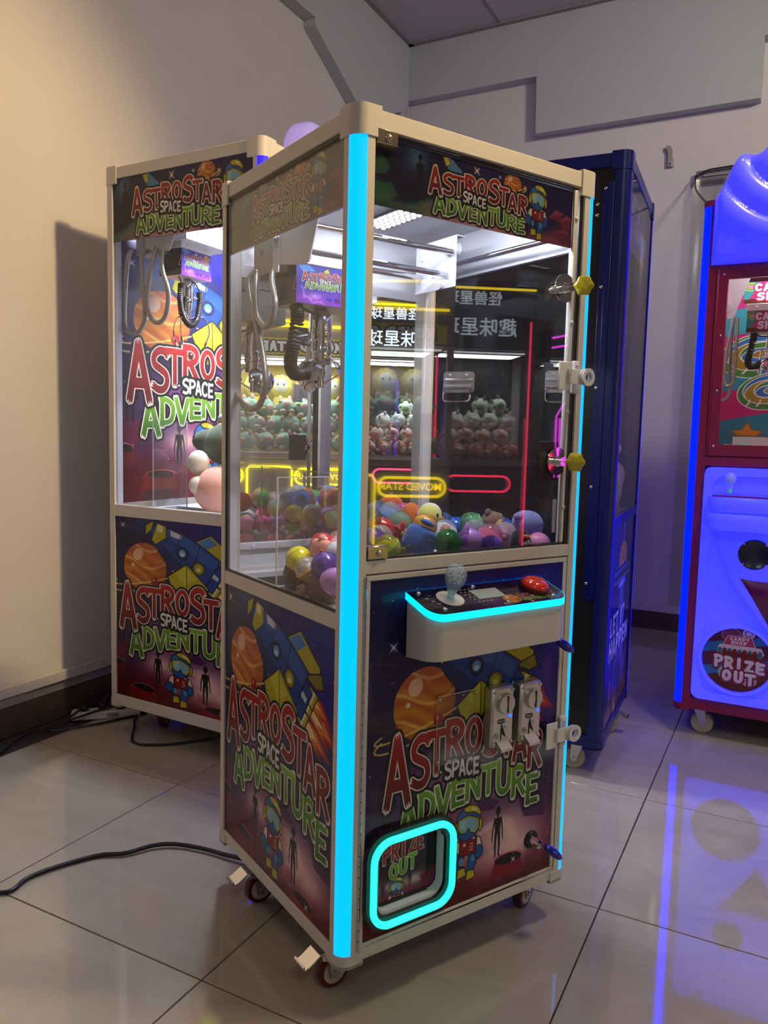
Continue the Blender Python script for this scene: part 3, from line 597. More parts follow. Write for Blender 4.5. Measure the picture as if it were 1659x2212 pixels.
def candy_back(W=420, H=560):
    a = Art(W, H, (206, 46, 130)); 
    for i in range(5): a.fill([(0, H*(.05+.34*i)), (W, H*(.22+.34*i)), (W, H*(.38+.34*i)), (0, H*(.21+.34*i))], (66, 156, 170))
    def lolly(cx, cy, r, cols):
        for i in range(40):
            t = i/40; ang = t*math.pi*5; rr = r*t; 
        for j, (dx, dy, rx, ry) in enumerate(((0, 0, 1, .72), (.04, .10, .86, .56), (-.02, .0, .74, .46), (.10, .10, .55, .34), (.02, .02, .42, .22), (.10, .06, .22, .11))): a.ell(cx+r*dx, cy+r*dy, r*rx, r*ry, cols[j % len(cols)], out=3, oc=(240, 236, 228), rot=.25)
        for q in (-.7, -.35, .3, .65): a.line([(cx+r*q, cy-r*.60), (cx+r*(q+.10), cy-r*.48), (cx+r*(q+.12), cy-r*.36)], 2.5, (240, 236, 228))
    a.line([(W*.62, H*.32), (W*.72, 0)], 13, (236, 214, 220)); cs = ((90, 150, 70), (70, 130, 190), (176, 150, 60))
    lolly(W*.25, H*.62, W*.24, cs); lolly(W*.50, H*.52, W*.22, cs[1:]+cs[:1]); lolly(W*.34, H*.40, W*.20, cs); lolly(W*.58, H*.33, W*.16, cs[1:]+cs[:1])
    a.ell(W*.85, H*.66, W*.30, W*.26, (226, 170, 60), out=3); a.ell(W*.85, H*.78, W*.30, W*.16, (240, 236, 238), out=4, oc=(200, 40, 50)); a.ell(W*.92, H*.80, W*.16, W*.10, (200, 40, 50))
    for cx, cy, r in ((.22, .13, .10), (.8, .2, .05)):
        a.fill([(W*cx+W*r*(1 if q % 2 == 0 else .5)*math.cos(math.pi/2+q*math.pi/5), H*cy+W*r*(1 if q % 2 == 0 else .5)*math.sin(math.pi/2+q*math.pi/5)) for q in range(10)], (222, 168, 60), out=3, oc=(180, 120, 40))
    return a

def candy_label(W=360, H=220):
    a = Art(W, H, (206, 70, 140)); a.fill([(0, 0), (W, 0), (W, H*.3), (0, H*.2)], (120, 64, 44)); a.fill([(0, H), (W*.3, H), (W*.1, H*.2), (0, H*.2)], (80, 170, 170)); a.ell(W*.12, H*.78, W*.12, W*.11, (140, 190, 70), out=3, oc=(245, 240, 230)); a.ell(W*.12, H*.78, W*.06, W*.05, (226, 150, 190))
    a.fill([(W*.30+22*(1 if q % 2 == 0 else .5)*math.cos(math.pi/2+q*math.pi/5), H*.16+22*(1 if q % 2 == 0 else .5)*math.sin(math.pi/2+q*math.pi/5)) for q in range(10)], (240, 190, 60))
    candy_word(a, W*.18, W*.97, H*.12, H*.93, 9); return a

def prize_disc(W=440, H=440):
    a = Art(W, H, (110, 20, 80)); 
    for i in range(3): a.fill([(0, H*(.30+.36*i-.1)), (W, H*(.44+.36*i)), (W, H*(.56+.36*i)), (0, H*(.45+.36*i-.1))], (50, 130, 170))
    a.fill([(0, H*.2), (W, H*.36), (W, 0), (0, 0)], (110, 26, 24)); a.fill([(W*.66, H*.26), (W, H*.36), (W, H*.16)], (130, 50, 24))
    a.ell(W*.40, H*.88, W*.13, W*.10, (150, 60, 110), out=3, oc=(226, 190, 210)); a.ell(W*.64, H*.92, W*.09, W*.08, (226, 200, 220), out=2); a.line(arc(W*.64, H*.92, W*.05, W*.045, 0, 320, 12), 3, (150, 60, 120))
    a.fill([(W*.30, H*.72), (W*.36, H*.86), (W*.68, H*.86), (W*.74, H*.72)], (190, 70, 120), out=4, oc=(240, 214, 226)); candy_word(a, W*.38, W*.66, H*.73, H*.85, 2)
    a.fill([(W*.22, H*.62), (W*.25, H*.71), (W*.82, H*.71), (W*.86, H*.62)], (222, 206, 220), out=4, oc=(240, 214, 226))
    for i in range(9): x = W*(.25+.07*i); a.ell(x, H*.62, W*.036, H*.05, ((60, 130, 150), (150, 26, 50))[i % 2], out=2, oc=(236, 220, 226))
    a.fill([(W*.28, H*.62), (W*.36, H*.34), (W*.70, H*.34), (W*.79, H*.62)], (130, 20, 40), .9); a.ell(W*.45, H*.50, 26, 16, (50, 110, 60)); a.ell(W*.64, H*.50, 22, 16, (130, 120, 60)); a.ell(W*.54, H*.49, 20, 14, (90, 30, 30)); a.ell(W*.34, H*.28, 42, 46, (216, 190, 200), .9); a.ell(W*.68, H*.20, 50, 40, (216, 190, 200), .9)
    q = [(W*(.24+.145*i), W*.105, H*(.375-.013*i), H*(.54-.013*i)) for i in range(5)]
    a.word('PRIZE', q, .16, ((226, 206, 226), (240, 226, 240)), 0, 12, white=(150, 20, 80), black=(150, 20, 80), rounded=True)
    a.word('OUT', [(W*(.37+.165*i), W*.115, H*(.165-.01*i), H*(.32-.01*i)) for i in range(3)], .17, ((226, 206, 226), (240, 226, 240)), 0, 12, white=(150, 20, 80), black=(150, 20, 80), rounded=True)
    a.ell(W*.24, H*.49, 9, 8, (70, 130, 60)); a.ell(W*.39, H*.475, 9, 8, (190, 150, 40)); return a

def moved_sign(W=520, H=110):
    a = Art(W, H, (214, 200, 70)); 
    for i in range(6): a.line([(W*.18*i, 0), (W*.18*i+90, H)], 5, (226, 214, 110))
    x = W*.10
    for ch in 'MOVED STAR':
        if ch != ' ': a.word(ch, [(x+20, 34, H*.25, H*.78)], .14, ((240, 240, 232), (250, 250, 248)), 0, 8, black=(60, 84, 70), rounded=True)
        x += 42 if ch != ' ' else 26
    return a
# ---------------------------------------------------------------- shared materials
M = {}
M['wall'] = mat('wall_paint', (.70, .66, .62), .75, noise=.05, nscale=2.2, bump=.05)
M['fascia'] = mat('fascia_paint', (.50, .53, .52), .7, noise=.04, nscale=3)
M['ceil'] = mat('ceiling_board', (.56, .54, .53), .9, noise=.03, nscale=20)
M['tbar'] = mat('ceiling_grid', (.30, .29, .28), .6)
M['skirt'] = mat('skirting_tile', (.085, .065, .05), .18, noise=.5, nscale=6, coat=.4)
M['alu'] = mat('brushed_trim', (.52, .48, .44), .38, .6)
M['board'] = mat('trim_board', (.66, .62, .57), .5)
M['grout'] = mat('grout', (.05, .045, .045), .9)
M['white'] = mat('frame_white', (.66, .625, .57), .36, noise=.03, nscale=8, spec=.4)
M['inner'] = mat('interior_white', (.80, .79, .84), .4)
M['plastic'] = mat('plastic_white', (.78, .76, .73), .3)
M['black'] = mat('black_rubber', (.012, .012, .014), .45)
M['satin'] = mat('black_satin', (.02, .02, .024), .25)
M['chrome'] = mat('chrome', (.82, .82, .84), .06, 1)
M['steel'] = mat('steel', (.58, .58, .60), .25, 1)
M['zinc'] = mat('zinc', (.62, .60, .56), .38, .9, noise=.06, nscale=40)
M['brass'] = mat('brass_plate', (.62, .55, .40), .22, 1)
M['hose'] = mat('grey_conduit', (.42, .40, .37), .35, .5)
M['mirror'] = mat('mirror', (.90, .91, .92), .0, 1)
M['glass'] = glass('window_glass', (.97, .98, .98), 1.40)
M['dglass'] = glass('door_glass', (.90, .91, .93), 1.75)
M['acryl'] = glass('acrylic', (.95, .96, .97), 1.45, body=.02)
M['acedge'] = mat('acrylic_edge', (.80, .80, .86), .2)
M['cyan'] = mat('cyan_led', (0, .10, .14), .5, emit=(0, .27, 1.0), estr=2.3, spec=.2)
M['cyan2'] = mat('cyan_strip', (0, .15, .18), .4, emit=(0, .75, 1.0), estr=1.6)
M['ringl'] = mat('ring_light', (.1, .6, .5), .4, emit=(.012, 1.0, .72), estr=1.25)
M['bluel'] = mat('blue_led', (0, 0, .10), .5, emit=(0, .0012, 1.0), estr=15, spec=.2)
M['violl'] = mat('violet_led', (.0, .0, .1), .4, emit=(.006, .003, 1.0), estr=9, spec=.3)
M['dots'] = mat('white_led', (1, 1, 1), .4, emit=(.86, .91, 1.0), estr=75)
M['fill_dots'] = mat('front_fill_led', (1, 1, 1), .4, emit=(.86, .91, 1.0), estr=700)  # glow of the added front board only
M['blueplastic'] = mat('blue_frame', (.003, .006, .11), .32, noise=.1, nscale=6)
M['maroon'] = mat('maroon_frame', (.30, .012, .065), .40, noise=.06, nscale=20)
M['darkfab'] = mat('dark_mat', (.035, .035, .04), .8)
M['cord'] = mat('black_cord', (.010, .010, .012), .4)
M['wheel'] = mat('red_wheel', (.085, .008, .010), .35)
M['wheelc'] = mat('cream_wheel', (.50, .44, .25), .45)
M['hub'] = mat('cream_hub', (.46, .42, .30), .45)
M['keyy'] = mat('yellow_key', (.75, .62, .02), .12, trans=.35, coat=.5)
M['keyb'] = mat('blue_key', (.006, .008, .30), .15, coat=.5)
M['redbtn'] = mat('red_button', (.62, .03, .012), .12, coat=.6, emit=(.6, .02, .005), estr=.12)
M['redbase'] = mat('red_button_rim', (.13, .004, .006), .35)
M['lcd'] = mat('lcd', (.42, .50, .45), .35)

M['lampbar'] = mat('white_lamp_bar', (1, 1, 1), .4, emit=(.93, .97, 1.0), estr=3)
T_poster = art_mat('poster_print', poster(), coat=.22); T_front = art_mat('front_print', poster(640, 900, .0586, .896, .051, .797), coat=.22); M['lampboard'] = mat('lamp_or_fill_board', (.10, .10, .12), .5); T_header = art_mat('header_print', header(), coat=.3); T_claw = art_mat('claw_print', claw_label(), coat=.3)

# ---------------------------------------------------------------- the room
X0, X1, Y0, Y1, ZC = -2.14, 7.2, -4.2, 4.43, 4.41
def struct(name, b, m, label=None, parent=None): return b.obj(name, m, parent, label, smooth=0, kind='structure' if parent is None else None)
floor = struct('floor', MB().box(X0, X1, Y0, Y1, -.06, -.006), M['grout'])
tm = bpy.data.materials.new('polished_tile'); tm.use_nodes = True; nt = tm.node_tree; B = nt.nodes['Principled BSDF']
tc = nt.nodes.new('ShaderNodeTexCoord'); oi = nt.nodes.new('ShaderNodeObjectInfo'); av_ = nt.nodes.new('ShaderNodeVectorMath'); av_.operation = 'ADD'
cmb = nt.nodes.new('ShaderNodeCombineXYZ'); mu = nt.nodes.new('ShaderNodeMath'); mu.operation = 'MULTIPLY'; mu.inputs[1].default_value = 31; nt.links.new(oi.outputs['Random'], mu.inputs[0])
for k in (0, 1): nt.links.new(mu.outputs[0], cmb.inputs[k])
nt.links.new(tc.outputs['Object'], av_.inputs[0]); nt.links.new(cmb.outputs[0], av_.inputs[1])
n1 = nt.nodes.new('ShaderNodeTexNoise'); n1.inputs['Scale'].default_value = 2.0; n1.inputs['Detail'].default_value = 12; n1.inputs['Roughness'].default_value = .62; n1.inputs['Distortion'].default_value = .35; mpg = nt.nodes.new('ShaderNodeMapping'); mpg.inputs['Rotation'].default_value = (0, 0, .9); mpg.inputs['Scale'].default_value = (1, 3.2, 1); nt.links.new(av_.outputs[0], mpg.inputs['Vector']); nt.links.new(mpg.outputs[0], n1.inputs['Vector'])
rp = nt.nodes.new('ShaderNodeValToRGB'); e = rp.color_ramp.elements
e[0].position = .30; e[0].color = (.42, .36, .285, 1); e[1].position = .70; e[1].color = (.51, .445, .36, 1)
nt.links.new(n1.outputs['Fac'], rp.inputs[0]); nt.links.new(rp.outputs[0], B.inputs['Base Color'])
n2 = nt.nodes.new('ShaderNodeTexNoise'); n2.inputs['Scale'].default_value = 9; n2.inputs['Detail'].default_value = 5; nt.links.new(av_.outputs[0], n2.inputs['Vector'])
mr = nt.nodes.new('ShaderNodeMapRange'); mr.inputs['From Min'].default_value = .35; mr.inputs['From Max'].default_value = .7; mr.inputs['To Min'].default_value = .035; mr.inputs['To Max'].default_value = .085
nt.links.new(n2.outputs['Fac'], mr.inputs['Value']); nt.links.new(mr.outputs[0], B.inputs['Roughness']); B.inputs['Specular IOR Level'].default_value = .8
g = .0022; cache = {}
for i in range(-3, 10):
    for j in range(-7, 7):
        xa, xb, ya, yb = .429+.8*(i-0), .429+.8*(i+1), -.043+.8*j, -.043+.8*(j+1)
        xa, xb, ya, yb = max(xa, X0), min(xb, X1), max(ya, Y0), min(yb, Y1)
        if xb-xa < .02 or yb-ya < .02: continue
        key = (round(xb-xa, 3), round(yb-ya, 3))
        if key not in cache: cache[key] = MB().box(g, xb-xa-g, g, yb-ya-g, -.012, 0, .0012).mesh('floor_tile', tm, 0)
        o = bpy.data.objects.new('tile', cache[key]); COL.objects.link(o); o.parent = floor; o.location = (xa, ya, 0)
struct('wall_left', MB().box(X0-.12, X0, Y0, Y1, 0, ZC), M['wall']); struct('wall_back', MB().box(X0-.12, X1, Y1, Y1+.12, 0, ZC), M['wall'])
struct('wall_right', MB().box(X1, X1+.12, Y0, Y1, 0, ZC), M['wall']); struct('wall_front', MB().box(X0-.12, X1, Y0-.12, Y0, 0, ZC), M['wall'])
ceil = struct('ceiling', MB().box(X0-.12, X1+.12, Y0-.12, Y1+.12, ZC+.02, ZC+.1), M['ceil'])
for i in range(-1, 4):
    for j in range(0, 4):
        xa = -2.105+.8*(i); xb = xa+.8; yb = 4.36-.8*j; ya = yb-.8; xa = max(xa, -2.05)
        if xb-xa < .1: continue
        boxo('ceiling_panel', M['ceil'], ceil, (xa+.012, xb-.012, ya+.012, yb-.012, ZC+.002, ZC+.02), .002)
gb = MB()
for i in range(-1, 5): gb.box(-2.105+.8*i-.012, -2.105+.8*i+.012, 1.16, 4.36, ZC-.001, ZC+.018)
for j in range(0, 5): gb.box(-2.05, 1.9, 4.36-.8*j-.012, 4.36-.8*j+.012, ZC-.002, ZC+.017)
gb.box(-2.05, X1, 4.30, 4.345, ZC-.012, ZC+.01); gb.box(-2.055, -2.01, Y0, 4.345, ZC-.012, ZC+.01)
gb.obj('ceiling_grid', M['tbar'], ceil, smooth=0)
struct('trim_1', MB().prism([(Y0, 4.41), (Y0, 4.0), (2.98, 4.0), (2.98, 3.955), (3.69, 3.607), (4.34, 3.935), (4.34, 4.41)], X0+.001, -2.05, YZ), M['fascia'], 'gable-stepped grey fascia board under the ceiling along the left wall')
struct('trim_2', MB().prism([(X0, 4.41), (X0, 3.995), (-1.01, 3.995), (-1.0, 3.59), (.495, 3.59), (.495, 3.975), (X1, 3.975), (X1, 4.41)], 4.34, Y1-.001, XZ), M['fascia'], 'battlement-cut grey fascia board under the ceiling along the back wall')
bl = struct('baseboard_left', MB().box(X0+.001, X0+.014, Y0, Y1-.02, 0, .136), M['skirt'])
bbk = struct('baseboard_back', MB().box(X0+.015, X1, Y1-.014, Y1-.001, 0, .131), M['skirt'])
struct('trim_3', MB().box(X0+.001, X0+.030, Y0, Y1-.02, .180, .228, .003), M['board'], 'cream wooden strip above the dark baseboard on the left wall')
b = MB().box(X0+.001, X0+.012, .82, Y1-.02, .137, .179).box(X0+.001, X0+.018, .815, Y1-.02, .137, .141).box(X0+.001, X0+.022, Y0, .815, .137, .176, .002)
b.cyl((X0+.010, .885, .158), (X0+.016, .885, .158), .008, n=10)
struct('trim_4', b, M['alu'], 'open aluminium cable channel under the cream strip on the left wall')
struct('trim_5', MB().box(X0+.015, X1, Y1-.022, Y1-.001, .132, .192, .003), M['board'], 'pale strip above the dark baseboard on the back wall')

# wall hook, curtain rail with clear strips, its cable
t = thing('wall_bracket', 'small grey plastic hook bracket screwed high on the back wall', 'bracket', (-.055, Y1, 3.33))
b = MB().prism([(-.012, -.075), (.014, -.075), (.014, .03), (.0, .06), (-.028, .065), (-.03, .045), (-.014, .02)], -.030, -.002, XZ).box(-.014, .024, -.014, -.001, -.08, -.02, .003)
b.obj('hook', M['alu'], t); one(lambda q: q.cyl((.002, -.034, -.06), (.002, -.026, -.06), .005, n=8), 'screw', M['black'], t)
t = thing('strip_curtain', 'clear plastic strip curtain on a grey rail behind the candy machine', 'curtain', (0, 0, 0))
b = MB().box(.125, 1.75, 4.375, 4.425, 3.115, 3.19, .004)
b.obj('rail', mat('grey_rail', (.20, .21, .21), .5), t)
for k in range(6): boxo('rail_clip', M['alu'], t, (.17+.26*k, .33+.26*k, 4.364, 4.376, 3.145+.008*(k % 2), 3.157+.008*(k % 2)), .002)
strip_m = glass('clear_pvc', (.86, .87, .87), 1.35, .12, body=.05)
for k in range(8):
    xa = .115+.185*k; b = MB(); wv = [(xa+.2*i/8, 4.352+.018*math.sin(i/8*math.pi)+(.008 if k % 2 else 0)) for i in range(9)]
    b.prism(wv+[(x, y+.003) for x, y in wv[::-1]], .20, 3.13); b.obj('curtain_strip', strip_m, t)
tag(one(lambda q: q.tube([(.9, 4.35, 3.20), (.30, 4.35, 3.185), (.19, 4.35, 3.175), (.135, 4.345, 3.15), (.128, 4.33, 3.12), (.18, 4.0, 2.95), (.36, 3.2, 2.62), (.445, 2.40, 2.43)], .006, 6, smooth=4), 'lamp_cable', M['cord'], None), 'thin black cable hanging from the curtain rail to the candy machine', 'cable')
# ---------------------------------------------------------------- pieces shared by the claw machines
def corner_poly(kind, p, r):
    """outline of a corner post in its own quarter (a, b from the outer corner)"""
    if kind == 'led': return [(r, 0), (p, 0), (p, p), (0, p), (0, r), (.007, r), (.012, .012), (r, .007)]
    return [(r+r*math.cos(math.radians(a)), r+r*math.sin(math.radians(a))) for a in range(180, 271, 15)]+[(p, 0), (p, p), (0, p)]

def corners(W, D): return {'FL': (0, 0, 1, 1), 'FR': (W, 0, -1, 1), 'BL': (0, D, 1, -1), 'BR': (W, D, -1, -1)}

def frame(root, W, D, Z0, ZT, m, leds, ledm, p=.048, r=.0288, top=.04, bot=.036, mids=(), cap_m=None, cap=.062, caph=.058):
    cap_m = cap_m or m
    for nm, (cx, cy, sx, sy) in corners(W, D).items():
        fn = lambda a, b, c, cx=cx, cy=cy, sx=sx, sy=sy: (cx+sx*a, cy+sy*b, c)
        MB().prism(corner_poly('led' if nm in leds else 'plain', p, r), Z0+.02, ZT-.012, fn).obj('corner_post', m, root)
        if nm in leds:
            arcp = [(r+r*math.cos(math.radians(a)), r+r*math.sin(math.radians(a))) for a in range(180, 271, 10)]
            MB().prism(arcp+[(r, .0075), (.0125, .0125), (.0075, r)], Z0+.024, ZT-caph+.004, fn).obj('light_strip', ledm, root)
        o = -.0025; R = r+.003
        arcc = [(o+R+R*math.cos(math.radians(a)), o+R+R*math.sin(math.radians(a))) for a in range(180, 271, 10)]
        pol = arcc+[(cap, o), (cap, .012), (.02, .02), (.012, cap), (o, cap)]
        MB().prism(pol, ZT-caph, ZT+.006, fn).prism([(q[0]*.985+.001, q[1]*.985+.001) for q in arcc]+[(cap, .012), (cap, cap), (.012, cap)], ZT+.001, ZT+.0065, fn).obj('corner_cap', cap_m, root)
        MB().prism(pol, Z0-.008, Z0+.024, fn).prism(arcc+[(cap, o), (cap, cap), (o, cap)], Z0-.0085, Z0-.001, fn).obj('corner_cap', cap_m, root)
    for nm, z0, z1 in (('top_rail', ZT-top, ZT), ('bottom_rail', Z0, Z0+bot)):
        for d in ((p-.01, W-p+.01, .001, .03), (p-.01, W-p+.01, D-.03, D-.001)): boxo(nm, m, root, (*d, z0, z1), .002)
        for d in ((.001, .03, p-.01, D-p+.01), (W-.03, W-.001, p-.01, D-p+.01)): boxo(nm, m, root, (*d, z0, z1), .002)
    for side, z0, z1 in mids:
        d = {'F': (p-.002, W-p+.002, .001, .03), 'B': (p-.002, W-p+.002, D-.03, D-.001), 'L': (.001, .03, p-.002, D-p+.002), 'R': (W-.03, W-.001, p-.002, D-p+.002)}[side]
        boxo('middle_rail', m, root, (*d, z0, z1), .002)

def screw(b, p, ax, r=.0055, h=.004):
    b.lathe([(r, 0), (r, h*.35), (r*.75, h*.8), (r*.3, h)], p, ax, 10)

def screws(pts, ax, r, h, m, parent):
    me = None
    for p in pts:
        if me is None: b = MB(); screw(b, (0, 0, 0), ax, r, h); me = b.mesh('screw_head', m)
        o = bpy.data.objects.new('screw', me); COL.objects.link(o); o.parent = parent; o.location = p

def caster(root, x, y, z1, rw, ang, tyre, hubm, brake=True):
    """swivel caster: wheel plane along ang, pedal on the trailing side"""
    d = Vector((math.cos(ang), math.sin(ang), 0)); n = Vector((-d.y, d.x, 0)); c = Vector((x, y, 0))+d*.022; c.z = rw; w = .013
    t = bpy.data.objects.new('caster', None); COL.objects.link(t); t.parent = root
    MB().lathe([(rw-.012, -w), (rw-.003, -w), (rw, -w*.6), (rw, w*.6), (rw-.003, w), (rw-.012, w)], c, n, 28).obj('tyre', tyre, t)
    MB().lathe([(.010, -w-.001), (rw*.70, -w-.001), (rw*.70, -w*.3), (rw*.70, w*.3), (rw*.70, w+.001), (.010, w+.001)], c, n, 24).obj('hub', hubm, t)
    b = MB(); b.T = Matrix.Translation(Vector((x, y, 0))) @ Matrix.Rotation(ang, 4, 'Z')
    b.box(-.032, .032, -.026, .026, z1-.006, z1, .002); b.cyl((0, 0, z1-.018), (0, 0, z1-.004), .02, n=18)
    top = z1-.014
    for sg in (-1, 1):
        pol = [(-.016, top), (.034, top), (.040, rw+.012), (.034, rw-.014), (.016, rw-.014), (.008, rw+.008)]
        y0 = sg*(w+.0045); b.prism(pol, y0-.0015, y0+.0015, XZ); b.cyl((.022, y0-.006 if sg < 0 else y0, rw), (.022, y0 if sg < 0 else y0+.006, rw), .007, n=8)
    b.box(-.016, .036, -w-.006, w+.006, top-.001, top+.003); b.obj('fork', M['steel'], t)
    if brake:
        b = MB(); b.T = Matrix.Translation(Vector((x, y, 0))) @ Matrix.Rotation(ang, 4, 'Z')
        pr = [(.020, top-.016), (.045, top-.008), (.070, top-.012), (.098, top-.030), (.112, top-.034), (.116, top-.029), (.113, top-.024)]
        pr2 = [(a, z+.0035) for a, z in pr[::-1]]
        b.prism(pr+pr2, -.024, .024, XZ); b.prism([(.03, top-.022), (.062, top-.014), (.060, top-.030), (.04, top-.034)], -.022, -.019, XZ); b.prism([(.03, top-.022), (.062, top-.014), (.060, top-.030), (.04, top-.034)], .019, .022, XZ)
        b.cyl((.04, -.026, top-.02), (.04, .026, top-.02), .005, n=10); b.obj('brake_pedal', M['chrome'], t)

def coil(p0s, r, wire, turns, n=10):
    """points of a helix wound round a smooth path"""
    P = [Vector(p) for p in p0s]; Q = []
    for i in range(len(P)-1):
        a, b, c, d = P[max(i-1, 0)], P[i], P[i+1], P[min(i+2, len(P)-1)]
        for k in range(12): t = k/12; Q.append(.5*((2*b)+(c-a)*t+(2*a-5*b+4*c-d)*t*t+(3*b-a-3*c+d)*t**3))
    Q.append(P[-1]); out = []; N = turns*n
    for i in range(N+1):
        f = i/N*(len(Q)-1); k = min(int(f), len(Q)-2); c = Q[k].lerp(Q[k+1], f-k); d = (Q[k+1]-Q[k]).normalized(); u = Vector((0, 1, 0)); u = (u-d*u.dot(d)).normalized(); v = d.cross(u); a = 2*math.pi*i/n
        out.append(c+(u*math.cos(a)+v*math.sin(a))*r)
    return out

def claw(root, cx, cy, z, s=1, label=None, w=.185, h=.10, dep=.13, yaw=0, prongs='shell', cord=1):
    """crane head hanging under the bridge: printed housing, chrome coil body, three fingers, coiled cord; z is the housing's underside"""
    b = MB(); hw = w/2
    T = Matrix.Translation((cx, cy, z)) @ Matrix.Rotation(yaw, 4, 'Z') @ Matrix.Scale(s, 4); PT = lambda *p: T @ Vector(p)
    b.T = T; b.box(-hw, hw, -dep/2+.004, dep/2, 0, h, .002); b.box(-hw-.004, hw+.004, -dep/2, dep/2+.004, h, h+.032, .002)
    for x in (-hw*.62, hw*.62): screw(b, (x, -dep/2-.0005, h+.016), (0, -1, 0), .006)
    ho = b.obj('claw_housing', [M['satin'] if not label else M['plastic']], root)
    if label: art_panel('housing_print', label, ho, PT(-hw, -dep/2+.0035, 0), PT(hw, -dep/2+.0035, 0), PT(hw, -dep/2+.0035, h), PT(-hw, -dep/2+.0035, h), .001, M['satin']); art_panel('housing_print', T_header, ho, PT(-hw-.0005, dep/2, 0), PT(-hw-.0005, -dep/2+.004, 0), PT(-hw-.0005, -dep/2+.004, h), PT(-hw-.0005, dep/2, h), .001, M['satin'], u=(.12, .25))
    bx = .012; b = MB(); b.T = T
    b.lathe([(.012, 0), (.018, -.004), (.023, -.012), (.024, -.05), (.0235, -.052), (.026, -.053), (.026, -.062), (.025, -.064), (.025, -.088), (.026, -.09), (.026, -.098), (.0235, -.10), (.0235, -.122), (.021, -.126), (.0135, -.127), (.0135, -.152), (.010, -.154), (.010, -.178), (0, -.179)], (bx, 0, 0), (0, 0, 1), 28)
    body = b.obj('claw_body', M['chrome'], root)
    for k in range(3):
        a = math.radians(205+120*k); d = Vector((math.cos(a), math.sin(a), 0)); n = Vector((-d.y, d.x, 0)); b = MB(); b.T = T; O = Vector((bx, 0, 0))
        L = lambda r, zz, q=0: O+d*r+n*q+Vector((0, 0, zz))
        def bar(p, q, hw_, th):
            pp, qq = p, q; dd = (qq-pp).normalized(); up = n.cross(dd)
            b.add([pp+n*hw_+up*th, pp-n*hw_+up*th, pp-n*hw_-up*th, pp+n*hw_-up*th, qq+n*hw_+up*th, qq-n*hw_+up*th, qq-n*hw_-up*th, qq+n*hw_-up*th], [(0, 1, 2, 3), (7, 6, 5, 4), (0, 4, 5, 1), (1, 5, 6, 2), (2, 6, 7, 3), (3, 7, 4, 0)])
        bar(L(.024, -.07), L(.046, -.082), .009, .0012); bar(L(.044, -.08), L(.052, -.142), .005, .0014); bar(L(.010, -.168), L(.054, -.142), .006, .0014)
        b.cyl(L(.045, -.081, -.008), L(.045, -.081, .008), .0035, n=8); b.cyl(L(.052, -.142, -.008), L(.052, -.142, .008), .0035, n=8)
        arm = b.obj('claw_arm', M['chrome'], root)
        b = MB(); b.T = T
        if prongs == 'shell':
            nu, nv = 10, 9; vs = []; 
            for sk in (0, .0022):
                for i in range(nv+1):
                    f = i/nv; ph = math.radians(18+112*f); wd = math.radians(46*(1-f**2.2)+4)*(.65+.35*min(1, f*5)); R = .046-sk
                    for j in range(nu+1):
                        q = (j/nu*2-1)*wd; rr = R*math.sin(ph)
                        vs.append(L(.012+rr*math.cos(q)*1.02, -.158+R*math.cos(ph)*1.05, rr*math.sin(q)*1.25))
            m_ = (nv+1)*(nu+1); id_ = lambda s_, i, j: s_*m_+i*(nu+1)+j; fs = []
            for i in range(nv):
                for j in range(nu): fs.append((id_(0, i, j), id_(0, i, j+1), id_(0, i+1, j+1), id_(0, i+1, j))); fs.append((id_(1, i, j), id_(1, i+1, j), id_(1, i+1, j+1), id_(1, i, j+1)))
                fs.append((id_(0, i, 0), id_(0, i+1, 0), id_(1, i+1, 0), id_(1, i, 0))); fs.append((id_(0, i, nu), id_(1, i, nu), id_(1, i+1, nu), id_(0, i+1, nu)))
            for j in range(nu): fs.append((id_(0, 0, j), id_(1, 0, j), id_(1, 0, j+1), id_(0, 0, j+1))); fs.append((id_(0, nv, j), id_(0, nv, j+1), id_(1, nv, j+1), id_(1, nv, j)))
            b.add(vs, fs)
        else:
            b.tube([L(.012, -.172), L(.060, -.155), L(.088, -.185), L(.094, -.225), L(.080, -.262)], .0028, 6, smooth=5); b.lathe([(.005, 0), (.006, .022), (.004, .034)], L(.083, -.255), (-d.x*.3, -d.y*.3, -1), 8)
        b.obj('claw_finger', M['chrome'], arm)
    if cord == 1:
        pts = [PT(-.062, -.02, -.004), PT(-.064, -.03, -.03), PT(-.074, -.03, -.09), PT(-.080, -.03, -.130), PT(-.070, -.03, -.152), PT(-.045, -.028, -.150), PT(-.024, -.02, -.135)]
        one(lambda q: q.tube(coil(pts, .0125*s, 0, 40), .0036*s, 6), 'coiled_cord', M['cord'], root); one(lambda q: q.tube([PT(-.075, -.03, 0), PT(-.05, -.04, -.012), PT(-.02, -.03, -.018), PT(.0, -.01, -.012)], .003*s, 6, smooth=4), 'cord_lead', M['cord'], root)
    elif cord == 2:
        pts = [PT(-.060, -.03, -.03), PT(-.066, -.03, -.10), PT(-.05, -.03, -.165), PT(-.01, -.035, -.20), PT(.035, -.03, -.17), PT(.052, -.03, -.10), PT(.05, -.03, -.05)]
        one(lambda q: q.tube(coil(pts, .0105*s, 0, 60), .0031*s, 6), 'coiled_cord', M['cord'], root); one(lambda q: q.tube([PT(-.065, -.02, 0), PT(-.062, -.03, -.02), PT(-.060, -.03, -.035)], .003*s, 6), 'cord_lead', M['cord'], root); one(lambda q: q.tube([PT(.05, -.03, -.045), PT(.03, -.03, -.02), PT(.012, -.02, -.006)], .003*s, 6), 'cord_lead', M['cord'], root)

